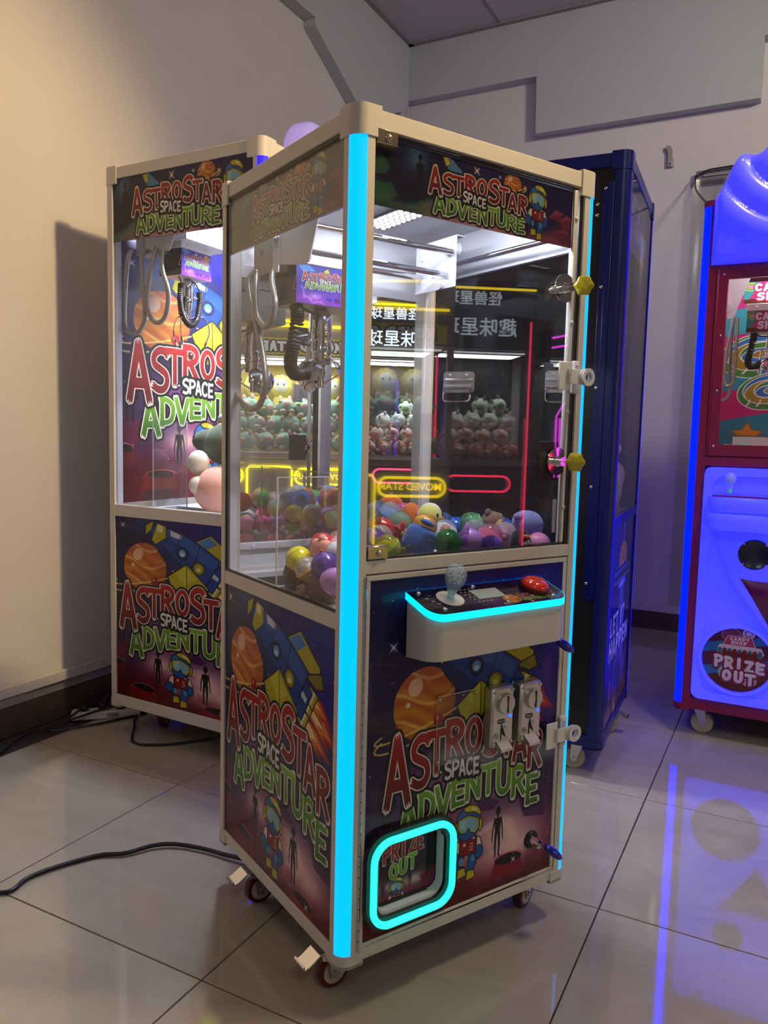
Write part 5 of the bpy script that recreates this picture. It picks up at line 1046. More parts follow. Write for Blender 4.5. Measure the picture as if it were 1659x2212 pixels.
for hx in (-.651, -.222):                              # two spring handles
    x = W3+hx; b = MB().prism(rrect(x, 1.585, .068, .043, .014, 4), .008, .013, XZ).box(x-.062, x+.062, -.004, .009, 1.586, 1.600, .004)
    for dx in (-.036, .036): screw(b, (x+dx, .008, 1.612), (0, -1, 0), .007)
    b.cyl((x-.062, .0, 1.566), (x+.062, .0, 1.566), .010, n=12); h_ = b.obj('carry_handle', M['zinc'], B3)
    one(lambda q: q.tube([(x-.058, .0, 1.566), (x-.058, -.012, 1.54), (x-.056, -.016, 1.512), (x-.040, -.018, 1.506), (x+.040, -.018, 1.506), (x+.056, -.016, 1.512), (x+.058, -.012, 1.54), (x+.058, .0, 1.566)], .0042, 8, smooth=3), 'bail', M['chrome'], h_)
art_panel('graphic_panel', art_mat('saucer_print', let_it_happen(), coat=.5), B3, (W3-.006, .052, .176), (W3-.006, D3-.055, .176), (W3-.006, D3-.055, 1.020), (W3-.006, .052, 1.020), .006, M['satin'])
art_panel('header_panel', art_mat('saucer_header', lets_header(), coat=.5), B3, (W3-.010, .054, 2.11), (W3-.010, D3-.054, 2.11), (W3-.010, D3-.054, 2.36), (W3-.010, .054, 2.36), .003, M['satin'])
boxo('side_pane', M['glass'], B3, (W3-.008, W3-.004, .052, D3-.052, 1.055, 2.383)); one(lambda q: q.tube([(W3-.06, .26, 2.16), (W3-.05, .25, 2.0), (W3-.05, .26, 1.74), (W3-.06, .30, 1.70), (W3-.05, .34, 1.76), (W3-.06, .34, 2.1)], .009, 8, smooth=5), 'hose', M['hose'], B3)
claw(B3, .46, .40, 1.99, 1.0, None, prongs='wire', cord=0); one(lambda q: q.cyl((.05, .40, 2.2), (W3-.05, .40, 2.2), .009, n=12), 'bridge_rod', M['chrome'], B3); boxo('trolley', M['inner'], B3, (.36, .56, .30, .50, 2.13, 2.22), .003)
for x, y in ((W3-.10, .10), (W3-.08, D3-.22), (.10, .10), (.10, D3-.10)): caster(B3, x, y, .130, .046, math.radians(195 if y < .3 else 0), M['wheelc'], M['hub'], brake=y > .3)

# ---------------------------------------------------------------- red candy machine
W4, D4, H4 = .80, .82, 2.41
R4 = thing('claw_machine', 'maroon candy claw machine with a glowing blue whipped-cream top and front', 'claw machine', (.42, 2.33, 0), 0)
frame(R4, W4, D4, .132, H4, M['maroon'], ('FL', 'FR'), M['bluel'], p=.072, r=.034, top=.05, bot=.058, mids=(('F', 1.256, 1.300),), cap=.072, caph=.02)
cream = mat('lit_cream_plastic', (.22, .22, .26), .25, emit=(.012, .014, 1.0), estr=2.0, coat=.3); tc_m = cream
body = boxo('roof_panel', M['maroon'], R4, (.02, W4-.02, .02, D4-.02, H4-.012, H4-.002)); boxo('floor_panel', M['satin'], R4, (.02, W4-.02, .02, D4-.02, .14, .15))
boxo('side_board', M['maroon'], R4, (.004, .016, .06, D4-.06, .17, H4-.04)); boxo('side_board', M['maroon'], R4, (W4-.016, W4-.004, .06, D4-.06, .17, H4-.04)); boxo('back_board', M['maroon'], R4, (.06, W4-.06, D4-.016, D4-.004, .17, H4-.04))
# upper glass door
b = MB().box(.079, .120, -.004, .024, 1.302, 2.122, .002).box(W4-.120, W4-.079, -.004, .024, 1.302, 2.122, .002).box(.079, W4-.079, -.0035, .0235, 1.302, 1.353, .002).box(.079, W4-.079, -.0035, .0235, 2.075, 2.122, .002); dr = b.obj('upper_door', M['maroon'], R4)
boxo('door_pane', M['glass'], dr, (.119, W4-.119, .008, .012, 1.352, 2.076)); screws([(.100, -.004, z) for z in (2.093, 1.830, 1.590, 1.345)], (0, -1, 0), .006, .004, M['steel'], dr); b = MB()
for k in range(30): b.cyl((.0745, -.003, 1.305+.027*k), (.0745, -.003, 1.330+.027*k), .0036, n=8)
b.obj('piano_hinge', M['maroon'], R4); boxo('header_board', M['maroon'], R4, (.07, W4-.07, .006, .03, 2.12, H4-.045))
art_panel('backdrop_print', art_mat('candy_backdrop', candy_back(), coat=.2), R4, (.05, .56, 1.30), (W4-.05, .56, 1.30), (W4-.05, .56, 2.1), (.05, .56, 2.1), .004, M['satin'])
boxo('playfield', mat('pink_floor', (.60, .06, .26), .4), R4, (.03, W4-.03, .03, D4-.05, 1.30, 1.318)); boxo('interior_ceiling', M['inner'], R4, (.03, W4-.03, .03, D4-.05, 2.30, 2.31)); boxo('inner_side', M['inner'], R4, (.018, .026, .05, .56, 1.31, 2.3))
Tcl = art_mat('candy_label_print', candy_label(), coat=.3); claw(R4, .285, .27, 1.868, 1.0, Tcl, w=.19, h=.095)
art_panel('bridge_print', Tcl, R4, (.16, .36, 2.02), (.40, .36, 2.02), (.40, .36, 2.12), (.16, .36, 2.12), .004, M['inner']); b = MB().prism([(.02, 2.14), (.02, 1.94), (.13, 1.94), (.17, 2.06), (.20, 2.14)], .25, .253, XZ); b.cyl((.10, .25, 1.985), (.10, .242, 1.985), .018, n=16); b.obj('bridge_plate', M['inner'], R4)
for pts in ([(.135, .24, 1.94), (.115, .235, 1.80), (.108, .23, 1.66), (.128, .23, 1.625), (.150, .23, 1.66), (.152, .235, 1.85), (.15, .24, 1.94)], [(.128, .26, 1.94), (.13, .255, 1.7), (.135, .25, 1.60), (.118, .25, 1.565), (.09, .25, 1.56), (.07, .26, 1.60)]): one(lambda q: q.tube(pts, .0075, 8, smooth=5), 'hose', M['hose'], R4)
l = bpy.data.lights.new('cabinet_lamp', 'AREA'); l.energy = 5; l.color = (1, .95, .96); l.shape = 'RECTANGLE'; l.size = .4; l.size_y = .3; l.spread = math.radians(165)
o = bpy.data.objects.new('cabinet_lamp', l); COL.objects.link(o); o.parent = R4; o.location = (.40, .28, 2.285)
# cream topper: overlapping swirls
def topper(root, m, W, ribs=True):
    NX, NZ = 72, 44; vs = []; z0 = 2.137
    def ztop(x):
        x = min(x, W-x); s = 2.40+.118*math.exp(-((x-.155)/.085)**2)*1.0+.07*sm((x-.04)/.12)
        s2 = 2.72-.26*((x-W/2)/.21)**2
        k = 14; return math.log(math.exp(k*s)+math.exp(k*s2))/k-.012 if True else s
    sm = lambda t: max(0, min(1, t))**2*(3-2*max(0, min(1, t)))
    for side in (0, 1):
        for i in range(NX+1):
            for j in range(NZ+1):
                x = .044+(W-.088)*i/NX; zt = ztop(x); z = z0+(zt-z0)*(j/NZ)
                ex = min(1, min(x-.044, W-.044-x)/.045+.0); ez = min(1, min(z-z0+.0, zt-z)/.05); ed = math.sqrt(max(0, 1-(1-ex)**2))*math.sqrt(max(0, 1-(1-ez)**2))
                r = math.hypot((x-W/2)*1.0, (z-2.62)); bands = (.12, .235, .345, .455, .62); k = next((q for q in range(len(bands)) if r < bands[q]), len(bands)-1); lo = bands[k-1] if k else 0; f = (r-lo)/(bands[k]-lo)
                bulge = .034*math.sin(math.pi*max(0, min(1, f)))**.7 if k < 4 else .0
                dep = (.020+.105*max(0, 1-(r/.60)**2)+bulge)*ed+.006
                vs.append((x, -dep if side == 0 else .004, z))
    n = (NX+1)*(NZ+1); q = lambda s_, i, j: s_*n+i*(NZ+1)+j; fs = []
    for i in range(NX):
        for j in range(NZ): fs += [(q(0, i, j), q(0, i+1, j), q(0, i+1, j+1), q(0, i, j+1)), (q(1, i, j), q(1, i, j+1), q(1, i+1, j+1), q(1, i+1, j))]
    for i in range(NX): fs += [(q(0, i, 0), q(1, i, 0), q(1, i+1, 0), q(0, i+1, 0)), (q(0, i, NZ), q(0, i+1, NZ), q(1, i+1, NZ), q(1, i, NZ))]
    for j in range(NZ): fs += [(q(0, 0, j), q(0, 0, j+1), q(1, 0, j+1), q(1, 0, j)), (q(0, NX, j), q(1, NX, j), q(1, NX, j+1), q(0, NX, j+1))]
    return MB().add(vs, fs).obj('cream_topper', m, root, smooth=60)
topper(R4, cream, W4)
# moulded lower front: a sundae glass in relief, speaker, prize disc, shelf with joystick
def loft(poly, y0, y1, ins, parent, name, m):
    cx = sum(p[0] for p in poly)/len(poly); cz = sum(p[1] for p in poly)/len(poly); q = MB(); n = len(poly)
    L = []
    for y, k in ((y0, 1.0), (y0+(y1-y0)*.55, 1.0-ins*.25), (y0+(y1-y0)*.9, 1-ins*.65), (y1, 1-ins)): L += [(cx+(p[0]-cx)*k, y, cz+(p[1]-cz)*k) for p in poly]
    q.add(L, [tuple(range(n))[::-1], tuple(range(3*n, 4*n))]+[(s_*n+i, s_*n+(i+1) % n, (s_+1)*n+(i+1) % n, (s_+1)*n+i) for s_ in range(3) for i in range(n)]); return q.obj(name, m, parent, smooth=50)
boxo('front_recess', M['black'], R4, (.066, W4-.066, .012, .03, .19, 1.256)); cf_ = boxo('moulded_front', cream, R4, (.076, W4-.076, -.004, .012, .196, 1.250), .01)
O_ = rrect(W4/2, .723, W4/2-.074, .530, .035, 5); I_ = rrect(W4/2, .723, W4/2-.112, .492, .05, 5)
MB().ring(O_, I_, -.020, .0, XZ).obj('front_border', cream, cf_)
cone = [(.118, 1.00), (.125, .95), (.152, .862), (.214, .728), (.33, .575), (.40, .50)]; cone = cone+[(W4-x, z) for x, z in cone[::-1][1:]]
loft(cone, -.002, -.045, .10, cf_, 'sundae_glass', cream)
for z0, z1, e in ((1.066, 1.128, .0), (.985, 1.056, -.004)):
    pl_ = [(.098+e, 0), (.098+e, -.08), (.115+e, -.13), (.15, -.15), (W4-.15, -.15), (W4-.115-e, -.13), (W4-.098-e, -.08), (W4-.098-e, 0)]; q = MB(); n_ = len(pl_); L = []
    for z, k in ((z0, .97), (z0+.012, 1.0), (z1-.012, 1.0), (z1, .985)): L += [(W4/2+(a-W4/2)*k, c*k, z) for a, c in pl_]
    q.add(L, [tuple(range(n_))[::-1], tuple(range(3*n_, 4*n_))]+[(s_*n_+i, s_*n_+(i+1) % n_, (s_+1)*n_+(i+1) % n_, (s_+1)*n_+i) for s_ in range(3) for i in range(n_)]); q.obj('shelf_lip', cream, cf_, smooth=50)
boxo('shelf_plate', glass('shelf_acrylic', (.9, .92, 1), 1.5, .02, body=.05), cf_, (.115, W4-.115, -.135, -.01, 1.136, 1.142), .001); boxo('shelf_print', mat('shelf_red', (.25, .02, .08), .3), cf_, (.12, W4-.12, -.13, -.01, 1.129, 1.1345))
bulb_joystick(R4, .185, -.07, 1.142, .0, M['acryl'], bulb_m, mat('green_stem', (.2, .6, .5), .3, .5, emit=(.02, .4, .3), estr=.4))
loft([(.246, .770), (.30, .764), (.40, .762), (.50, .764), (.554, .770), (.50, .69), (.44, .59), (.40, .53), (.36, .59), (.30, .69)], -.040, -.0475, .03, cf_, 'pink_panel', mat('magenta_panel', (.16, .006, .10), .3, coat=.3))
sp = MB().lathe([(.084, .0), (.084, .012), (.076, .014)], (.300, -.036, .880), (0, -1, 0), 36).obj('speaker', cream, R4); MB().lathe([(.066, .0), (.066, .016), (.062, .019), (.058, .016), (.0, .014)], (.300, -.040, .880), (0, -1, 0), 36).obj('speaker_grille', M['satin'], sp); b = MB()
for k in range(9):
    a = 2*math.pi*k/8; rr = .030 if k < 8 else 0; b.cyl((.300+rr*math.cos(a), -.0552, .880+rr*math.sin(a)), (.300+rr*math.cos(a), -.0535, .880+rr*math.sin(a)), .0042, n=8)
b.obj('speaker_hole', M['black'], sp, kind='stuff'); screws([(.300+.062*math.cos(math.radians(a)), -.0570, .880+.062*math.sin(math.radians(a))) for a in (45, 135, 225, 315)], (0, -1, 0), .005, .004, M['steel'], sp)
pd = MB().ring([(.258+q[0], .396+q[1]) for q in arc(0, 0, .160, .160, 0, 360, 48)[:-1]], [(.258+q[0], .396+q[1]) for q in arc(0, 0, .146, .146, 0, 360, 48)[:-1]], -.032, .0, XZ).obj('prize_door', cream, R4)
b = MB(); pts = [(.258+q[0], -.016, .396+q[1]) for q in arc(0, 0, .1465, .1465, 0, 360, 48)[:-1]]; b.add(pts, [tuple(range(48))], [[(.5+q[0], .5+q[1]) for q in arc(0, 0, .5, .5, 0, 360, 48)[:-1]]]); b.mi = 1; b.add([(x, y+.004, z) for x, y, z in pts], [tuple(range(48))[::-1]]); b.obj('prize_disc', [art_mat('prize_disc_print', prize_disc(), coat=.7), M['satin']], pd, smooth=0)
for x, y in ((.10, .09), (W4-.10, .09), (.10, D4-.10), (W4-.10, D4-.10)): caster(R4, x, y, .130, .050, math.radians(0), M['wheelc'], M['hub'], brake=False)

# a second one further back: only its lit top shows over the others
R5 = copy_tree(R4); R5.location = (-1.68, 2.03, 0); R5.scale = (.80, 1.0, 1.175)
R5['label'] = 'machine behind the white ones, only its pale violet glowing dome top in sight'
cream5 = mat('lit_violet_plastic', (.86, .80, .82), .14, emit=(.20, .13, .60), estr=.75, coat=.6)
for ch in R5.children:
    if ch.type == 'LIGHT': bpy.data.objects.remove(ch)
    elif ch.name.startswith('light_strip'): ch.data = ch.data.copy(); ch.data.materials[0] = M['maroon']
    elif ch.name.startswith('cream_topper'):
        bpy.data.objects.remove(ch)
b = MB(); prof = [(-.02, 2.12)]
for k in range(4):
    xc, rx, zt = (.204, .425, .60, .72)[k], (.142, .12, .10, .08)[k], (2.518, 2.462, 2.40, 2.36)[k]
    b.ball((xc, .08, zt-.175), (rx, .12, .175), 24, 12, 0, math.pi/2, fn=lambda q: 1/(abs(q.x)**3.2+abs(q.y)**3.2+abs(q.z)**3.2)**(1/3.2)); b.cyl((xc, .08, 2.12), (xc, .08, zt-.174), .0, .0, 4)
    b.add([(xc-rx, -.04, 2.1), (xc+rx, -.04, 2.1), (xc+rx, .2, 2.1), (xc-rx, .2, 2.1), (xc-rx, -.04, zt-.175), (xc+rx, -.04, zt-.175), (xc+rx, .2, zt-.175), (xc-rx, .2, zt-.175)], [(0, 1, 5, 4), (1, 2, 6, 5), (2, 3, 7, 6), (3, 0, 4, 7)])
b.obj('scalloped_topper', cream5, R5, smooth=70)

# ---------------------------------------------------------------- machines across the hall, seen in the mirror and the glass
def hall_machine(label, y1, y0, x, H, body, trim, neon, sign, zwin, bright, ovz, texts):
    """cabinet facing the left wall; local x runs towards the front wall"""
    Wd = y1-y0; t = thing('arcade_cabinet', label, 'claw machine', (x, y1, 0), -math.pi/2); z0, z1 = zwin
    boxo('cabinet_base', body, t, (0, Wd, 0, .9, .06, z0-.06), .01); boxo('plinth', M['satin'], t, (.03, Wd-.03, .04, .86, 0, .06)); boxo('ledge', trim, t, (-.005, Wd+.005, -.015, .9, z0-.06, z0), .008); boxo('roof', body, t, (0, Wd, 0, .9, z1, H), .01); boxo('back_board', bright, t, (.02, Wd-.02, .80, .9, z0, z1))
    for xx in (0, Wd-.05): boxo('corner_post', trim, t, (xx, xx+.05, .0, .05, z0, z1)); boxo('corner_post', trim, t, (xx, xx+.05, .85, .9, z0, z1))
    boxo('window_pane', M['glass'], t, (.05, Wd-.05, .012, .018, z0, z1)); boxo('lamp_bar', M['lampbar'], t, (.08, Wd-.08, .10, .13, z1-.03, z1-.015))
    l = bpy.data.lights.new('cabinet_lamp', 'AREA'); l.energy = 16; l.color = (.95, 1, .96); l.shape = 'RECTANGLE'; l.size = Wd*.8; l.size_y = .4; o = bpy.data.objects.new('cabinet_lamp', l); COL.objects.link(o); o.parent = t; o.location = (Wd/2, .35, z1-.04)
    for pts, cl in neon: one(lambda q: q.tube([(Wd-(p[0]-y0), -.016, p[1]) for p in pts], .011, 6, closed=cl), 'neon_tube', sign, t)
    for tx, yc, zc, size, m in texts: text_obj('sign_lettering', tx, size, m, t, Matrix.Translation((y1-yc, -.008, zc)) @ Matrix.Rotation(math.pi/2, 4, 'X'), .006, size*.006)
    return t
def oval(ya, yb, za, zb): return ([(y, z) for y, z in rrect((ya+yb)/2, (za+zb)/2, (yb-ya)/2, (zb-za)/2, (zb-za)/2-.001, 6)], True)
yel_n = mat('yellow_neon', (.6, .5, .05), .4, emit=(1.0, .72, .0), estr=5); red_n = mat('red_neon', (.5, .05, .1), .4, emit=(1.0, .03, .10), estr=5); pink_n = mat('pink_neon', (.5, .05, .5), .4, emit=(.9, .05, .85), estr=6); sign_w = mat('lit_lettering', (.9, .9, .9), .5, emit=(.85, .95, 1), estr=1.6)
ybody = mat('grey_cabinet', (.42, .40, .36), .5); dbody = mat('black_cabinet', (.02, .02, .025), .4)
Y5 = hall_machine('beige cabinet across the hall with yellow neon and green plush, seen mirrored', 1.10, -.45, 4.4, 2.62, ybody, mat('beige_ledge', (.60, .52, .42), .5), [oval(.53, 1.06, .885, 1.03), oval(-.42, .05, .885, 1.03), ([(.09, .50), (.09, 1.02), (.11, 1.045), (.48, 1.045), (.50, 1.02), (.50, .50)], False), ([(-.2, 2.33), (1.05, 2.33)], False), ([(.1, 2.36), (.4, 2.375), (.8, 2.355)], False), ([(.3, 2.52), (1.05, 2.55)], False)], yel_n, (1.18, 2.06), mat('yellow_wall', (.72, .56, .14), .6, emit=(.7, .5, .1), estr=.15), 0, [('MOVED STAR', .785, .958, .082, yel_n), ('MOVED STAR', -.185, .958, .082, yel_n)])
art_panel('sign_panel', art_mat('moved_star_print', moved_sign(), coat=.2, glow=.35), Y5, (.06, -.004, 2.07), (1.02, -.004, 2.07), (1.02, -.004, 2.22), (.06, -.004, 2.22), .003, M['satin'])
K6 = hall_machine('black cabinet across the hall with red neon tubes and white lettering, seen mirrored', 2.33, 1.22, 6.3, 2.95, dbody, mat('dark_red_trim', (.12, .02, .03), .4), [oval(1.44, 2.11, .80, .96), ([(1.30, .2), (1.30, 2.30)], False), ([(2.27, .2), (2.27, 2.55)], False)], red_n, (1.12, 2.26), dbody, 0, [('趣味星球', 1.725, 2.47, .20, sign_w), ('怪兽星球', 1.66, 2.76, .15, sign_w)])
boxo('shelf_board', mat('grey_shelf', (.35, .33, .33), .5), K6, (.02, 1.09, -.02, .0, 1.07, 1.12)); one(lambda q: q.tube([(.02, -.016, 2.87), (1.09, -.016, 2.87)], .012, 6), 'neon_tube', yel_n, K6)
P7 = hall_machine('purple lit cabinet across the hall with pink neon lines, seen mirrored', 3.55, 2.44, 6.3, 2.5, dbody, dbody, [([(2.58, .96), (2.58, 1.60), (2.66, 1.74)], False), ([(2.62, .96), (2.62, 1.58)], False), ([(2.50, 2.40), (2.78, 2.46)], False), ([(2.50, 2.30), (2.66, 2.33)], False)], pink_n, (1.12, 2.2), dbody, 0, [])

# ---------------------------------------------------------------- power strip and cables on the floor
ps = thing('power_strip', 'white power strip lying against the dark baseboard', 'power strip', (-1.955, 1.125, 0), math.radians(43)); boxo('casing', M['plastic'], ps, (-.155, .155, -.034, .034, .0, .038), .006)
MB().box(.005, .055, -.0348, -.0335, .010, .030).obj('label_sticker', mat('grey_label', (.30, .30, .32), .5), ps)
for k, x in enumerate((-.10, -.015, .065)):
    pg = tag(one(lambda q: q.lathe([(.021, 0), (.0235, .004), (.0235, .024), (.020, .030), (.0, .031)], (x, .004, .038), (0, 0, 1), 18), 'plug', M['cord'], None), ('black round plug at the open end of the white power strip', 'black round plug in the middle of the white power strip', 'black round plug of the white power strip nearest the machine')[k], 'plug')
    pg.matrix_world = Matrix.Translation((-1.955, 1.125, 0)) @ Matrix.Rotation(math.radians(43), 4, 'Z')
def cable(label, pts, r=.0065): return tag(one(lambda q: q.tube(pts, r, 8, smooth=6), 'power_cable', M['cord'], None), label, 'cable')
cable('black power cable running in from the left edge to the central machine', [(-1.35, -.10, .008), (-1.112, -.055, .008), (-1.109, .035, .008), (-1.086, .116, .008), (-1.028, .227, .008), (-.961, .278, .010), (-.916, .354, .012), (-.858, .398, .012), (-.761, .421, .012), (-.654, .428, .014), (-.52, .44, .03), (-.40, .46, .12)], .0066)
cable('black cable from the first plug to the left along the baseboard', [(-1.90, .30, .007), (-1.965, .50, .007), (-1.985, .586, .010), (-2.030, .690, .016), (-2.052, .795, .020), (-2.030, .871, .022), (-2.028, .96, .03), (-2.020, 1.03, .054), (-2.029, 1.045, .062)], .0056)
cable('black cable looping back from the third plug beside the strip', [(-1.90, 1.165, .060), (-1.925, 1.13, .052), (-1.96, 1.06, .045), (-1.99, .98, .034), (-2.020, .875, .026), (-2.022, .845, .022), (-1.99, .850, .015), (-1.955, .93, .010), (-1.90, 1.03, .008), (-1.86, 1.13, .008), (-1.82, 1.25, .008)], .0056)
cable('black cable lying bent under the machine by the left wall', [(-1.835, 1.27, .012), (-1.822, 1.178, .010), (-1.733, 1.081, .008), (-1.64, .975, .007), (-1.60, .955, .007), (-1.55, .96, .007), (-1.443, 1.036, .007), (-1.334, 1.194, .007), (-1.25, 1.40, .02)], .0056)
cable('thin black cable arching from the middle plug behind the machine', [(-1.963, 1.118, .068), (-1.975, 1.14, .085), (-1.96, 1.20, .10), (-1.90, 1.27, .09), (-1.86, 1.34, .05)], .006)
# ---------------------------------------------------------------- toy capsules and plush toys
TM = lambda t: Matrix.Translation(t.location) @ Matrix.Rotation(t.rotation_euler[2], 4, 'Z')
mA, mS, mB, mR, mY, mK = (TM(t) for t in (A, S2, B3, R4, Y5, K6))
_pm = {}
def pcol(c, clear=False):
    k = (c, clear)
    if k not in _pm:
        l = lin(*c)[:3]
        if clear:
            _pm[k] = glass('clear_shell_%02x%02x%02x' % c, tuple(min(1, .25+x*.75) for x in l), 1.5, .03, body=.22, bodycol=l)
        else: _pm[k] = mat('shell_%02x%02x%02x' % c, l, .13, coat=.5)
    return _pm[k]
def fab(c, k=1.0):
    key = ('f', c)
    if key not in _pm: _pm[key] = mat('plush_%02x%02x%02x' % c, lin(*c)[:3], .9, bump=.35, nscale=180, noise=.10, sheen=.3)
    return _pm[key]
_cap = {}
def capsule(pos, r, col, cap, label, group='toy capsules heaped in the central machine', toy=None, rng=random):
    """two half shells with a lip; cap is (colour, clear?)"""
    k = ('cup', col, r)
    if k not in _cap:
        b = MB().ball((0, 0, 0), r, 16, 6, math.pi/2, math.pi); b.lathe([(r*.96, -.0005), (r*1.02, -.0015), (r*1.02, .0025), (r*.96, .003)], (0, 0, 0), (0, 0, 1), 20); _cap[k] = b.mesh('capsule_cup', pcol(col))
    k2 = ('cap', cap, r)
    if k2 not in _cap: _cap[k2] = MB().ball((0, 0, .001), r*.985, 16, 6, 0, math.pi/2).mesh('capsule_cap', pcol(*cap))
    o = bpy.data.objects.new('toy_capsule', _cap[k]); COL.objects.link(o); tag(o, label, 'capsule', group)
    o.location = mA @ Vector(pos); o.rotation_euler = (rng.uniform(-1.5, 1.5), rng.uniform(-1.5, 1.5), rng.uniform(0, 6))
    c = bpy.data.objects.new('capsule_cap', _cap[k2]); COL.objects.link(c); c.parent = o
    if toy:
        kt = ('toy', toy, r)
        if kt not in _cap: _cap[kt] = MB().ball((0, 0, r*.15), (r*.5, r*.42, r*.55), 10, 8).ball((r*.3, 0, r*.55), r*.26, 8, 6).mesh('toy_inside', pcol(toy))
        t = bpy.data.objects.new('toy_inside', _cap[kt]); COL.objects.link(t); t.parent = o
    return o
C_ = dict(lb=(120, 170, 225), bl=(40, 100, 200), red=(200, 40, 45), or_=(235, 120, 40), yel=(235, 225, 40), yg=(205, 220, 70), grn=(60, 175, 70), mint=(165, 225, 170), lil=(200, 140, 215), pur=(95, 55, 160), pk=(240, 150, 190), pk2=(245, 185, 200), amb=(225, 160, 40), clr=(235, 235, 240), sal=(240, 160, 140), mag=(215, 60, 140))
K = True
CAPS = [
 ((.390, .464, 1.133), .034, 'lb', ('lb', K), 'light blue capsule furthest left at the back of the heap', 'bl'), ((.381, .389, 1.136), .034, 'lb', ('clr', K), 'light blue and clear capsule beside the furthest light blue one', None),
 ((.485, .470, 1.128), .030, 'mag', ('mag', False), 'small bright pink capsule left of the orange toy', None), ((.264, .259, 1.110), .034, 'red', ('red', K), 'see-through red capsule beside the corner light strip', 'red'),
 ((.154, .140, 1.102), .034, 'pur', ('pur', K), 'purple capsule touching the left end of the glass door', None), ((.208, .185, 1.100), .034, 'yg', ('clr', K), 'yellow-green capsule with a clear half left of the blue cube toy', None),
 ((.150, .066, 1.093), .033, 'yg', ('yel', K), 'pale yellow capsule behind the lower brass clamp', 'yel'), ((.329, .270, 1.122), .033, 'grn', ('clr', K), 'half green half clear capsule above the red star toy', None),
 ((.362, .200, 1.121), .034, 'amb', ('amb', K), 'amber see-through capsule behind the blue cube toy', 'or_'), ((.423, .192, 1.104), .034, 'clr', ('clr', K), 'clear capsule with an orange toy behind the green capsule', 'or_'),
 ((.556, .305, 1.095), .034, 'bl', ('lb', False), 'deep blue capsule left of the mint capsule', None), ((.557, .239, 1.115), .034, 'mint', ('mint', K), 'mint green capsule in the middle of the heap', 'clr'),
 ((.342, .078, 1.094), .034, 'grn', ('grn', K), 'bright green capsule with a pink toy against the glass door', 'pk'), ((.412, .078, 1.094), .034, 'lil', ('lil', K), 'lilac capsule against the glass right of the green one', 'lil'),
 ((.528, .190, 1.103), .033, 'lil', ('clr', K), 'pale lilac clear capsule behind the lilac one', None), ((.518, .116, 1.098), .034, 'pk', ('pk2', K), 'pink ribbed capsule in front under the neon reflection', None),
 ((.470, .060, 1.078), .030, 'pur', ('pur', K), 'small purple capsule low against the glass door', None), ((.604, .150, 1.093), .034, 'pk2', ('clr', K), 'pale pink clear capsule left of the penguin toy', 'pk'),
 ((.672, .235, 1.096), .034, 'bl', ('clr', K), 'blue and clear capsule behind the pale pink one', None), ((.660, .078, 1.070), .034, 'pk', ('lil', False), 'mauve capsule under the lavender plush', None),
 ((.052, .323, 1.037), .034, 'yel', ('yel', False), 'shiny yellow capsule against the left pane by the chute guard', None), ((.047, .266, 1.020), .033, 'amb', ('clr', K), 'amber capsule with a white toy face behind the left pane', 'clr'),
 ((.050, .187, 1.041), .034, 'pur', ('pur', False), 'dark purple capsule against the left pane', None), ((.046, .133, 1.011), .034, 'lil', ('lil', False), 'lilac capsule half hidden by the corner post', None),
 ((.135, .345, 1.065), .034, 'red', ('red', False), 'red capsule on top of the pile by the left pane', None), ((.098, .205, 1.066), .032, 'clr', ('sal', K), 'white and peach capsule behind the dark purple one', None), ((.160, .290, 1.066), .033, 'pk', ('pk2', False), 'pink capsule behind the red one by the left pane', None),
]
placed = []
rc = random.Random(3)
for p, r, c, (cc, k), lab, toy in CAPS:
    capsule(p, r, C_[c], (C_[cc], k), lab, toy=C_[toy] if toy else None, rng=rc); placed.append((Vector(p), r))
TOY_SPOTS = [((.489, .540, 1.148), .036), ((.448, .373, 1.126), .038), ((.285, .135, 1.098), .046), ((.451, .297, 1.130), .036), ((.275, .205, 1.108), .028), ((.622, .222, 1.118), .034), ((.583, .079, 1.091), .034), ((.693, .14, 1.107), .048), ((.10, .275, 1.062), .034), ((.048, .335, .973), .036), ((.066, .208, .980), .040), ((.056, .278, .968), .02), ((.07, .352, 1.0), .03)]
placed += [(Vector(p), r) for p, r in TOY_SPOTS]
fill_cols = ['red', 'or_', 'yg', 'lil', 'pk', 'pk2', 'grn', 'amb', 'lb', 'clr', 'mint', 'sal', 'mag', 'pur']
nf = 0
ORD = 'first second third fourth fifth sixth seventh eighth ninth tenth eleventh'.split()
CN = dict(lb='light blue', bl='blue', red='red', or_='orange', yel='yellow', yg='lime', grn='green', mint='mint', lil='lilac', pur='purple', pk='pink', pk2='pale pink', amb='amber', clr='clear', sal='peach', mag='magenta')
for nl, (zl, y_lo, x_lo) in enumerate(((.979, .07, .06), (1.036, .07, .10), (1.092, .30, .33))):
    for i in range(11):
        for j in range(10):
            x = .06+.0625*i+(.03 if j % 2 else 0); y = .065+.0625*j
            if x > .690 or y > .665 or x < x_lo or y < y_lo or (x < .325 and y > .345): continue
            p = Vector((x+rc.uniform(-.006, .006), y+rc.uniform(-.006, .006), zl+rc.uniform(-.004, .006))); r = .031
            if any((p-q).length < (r+rr)*.93 for q, rr in placed): continue
            if nf > 150: continue
            c = rc.choice(fill_cols); c2 = rc.choice(fill_cols+['clr', 'clr', 'clr'])
            capsule(p, r, C_[c], (C_[c2], rc.random() < .75), '%s and %s capsule, %s layer, %s row from door, %s from left' % (CN[c], CN[c2], ('bottom', 'middle', 'top')[nl], ORD[j], ORD[i]), 'toy capsules deep in the heap', toy=C_[rc.choice(fill_cols)] if rc.random() < .3 else None, rng=rc); placed.append((p, r)); nf += 1

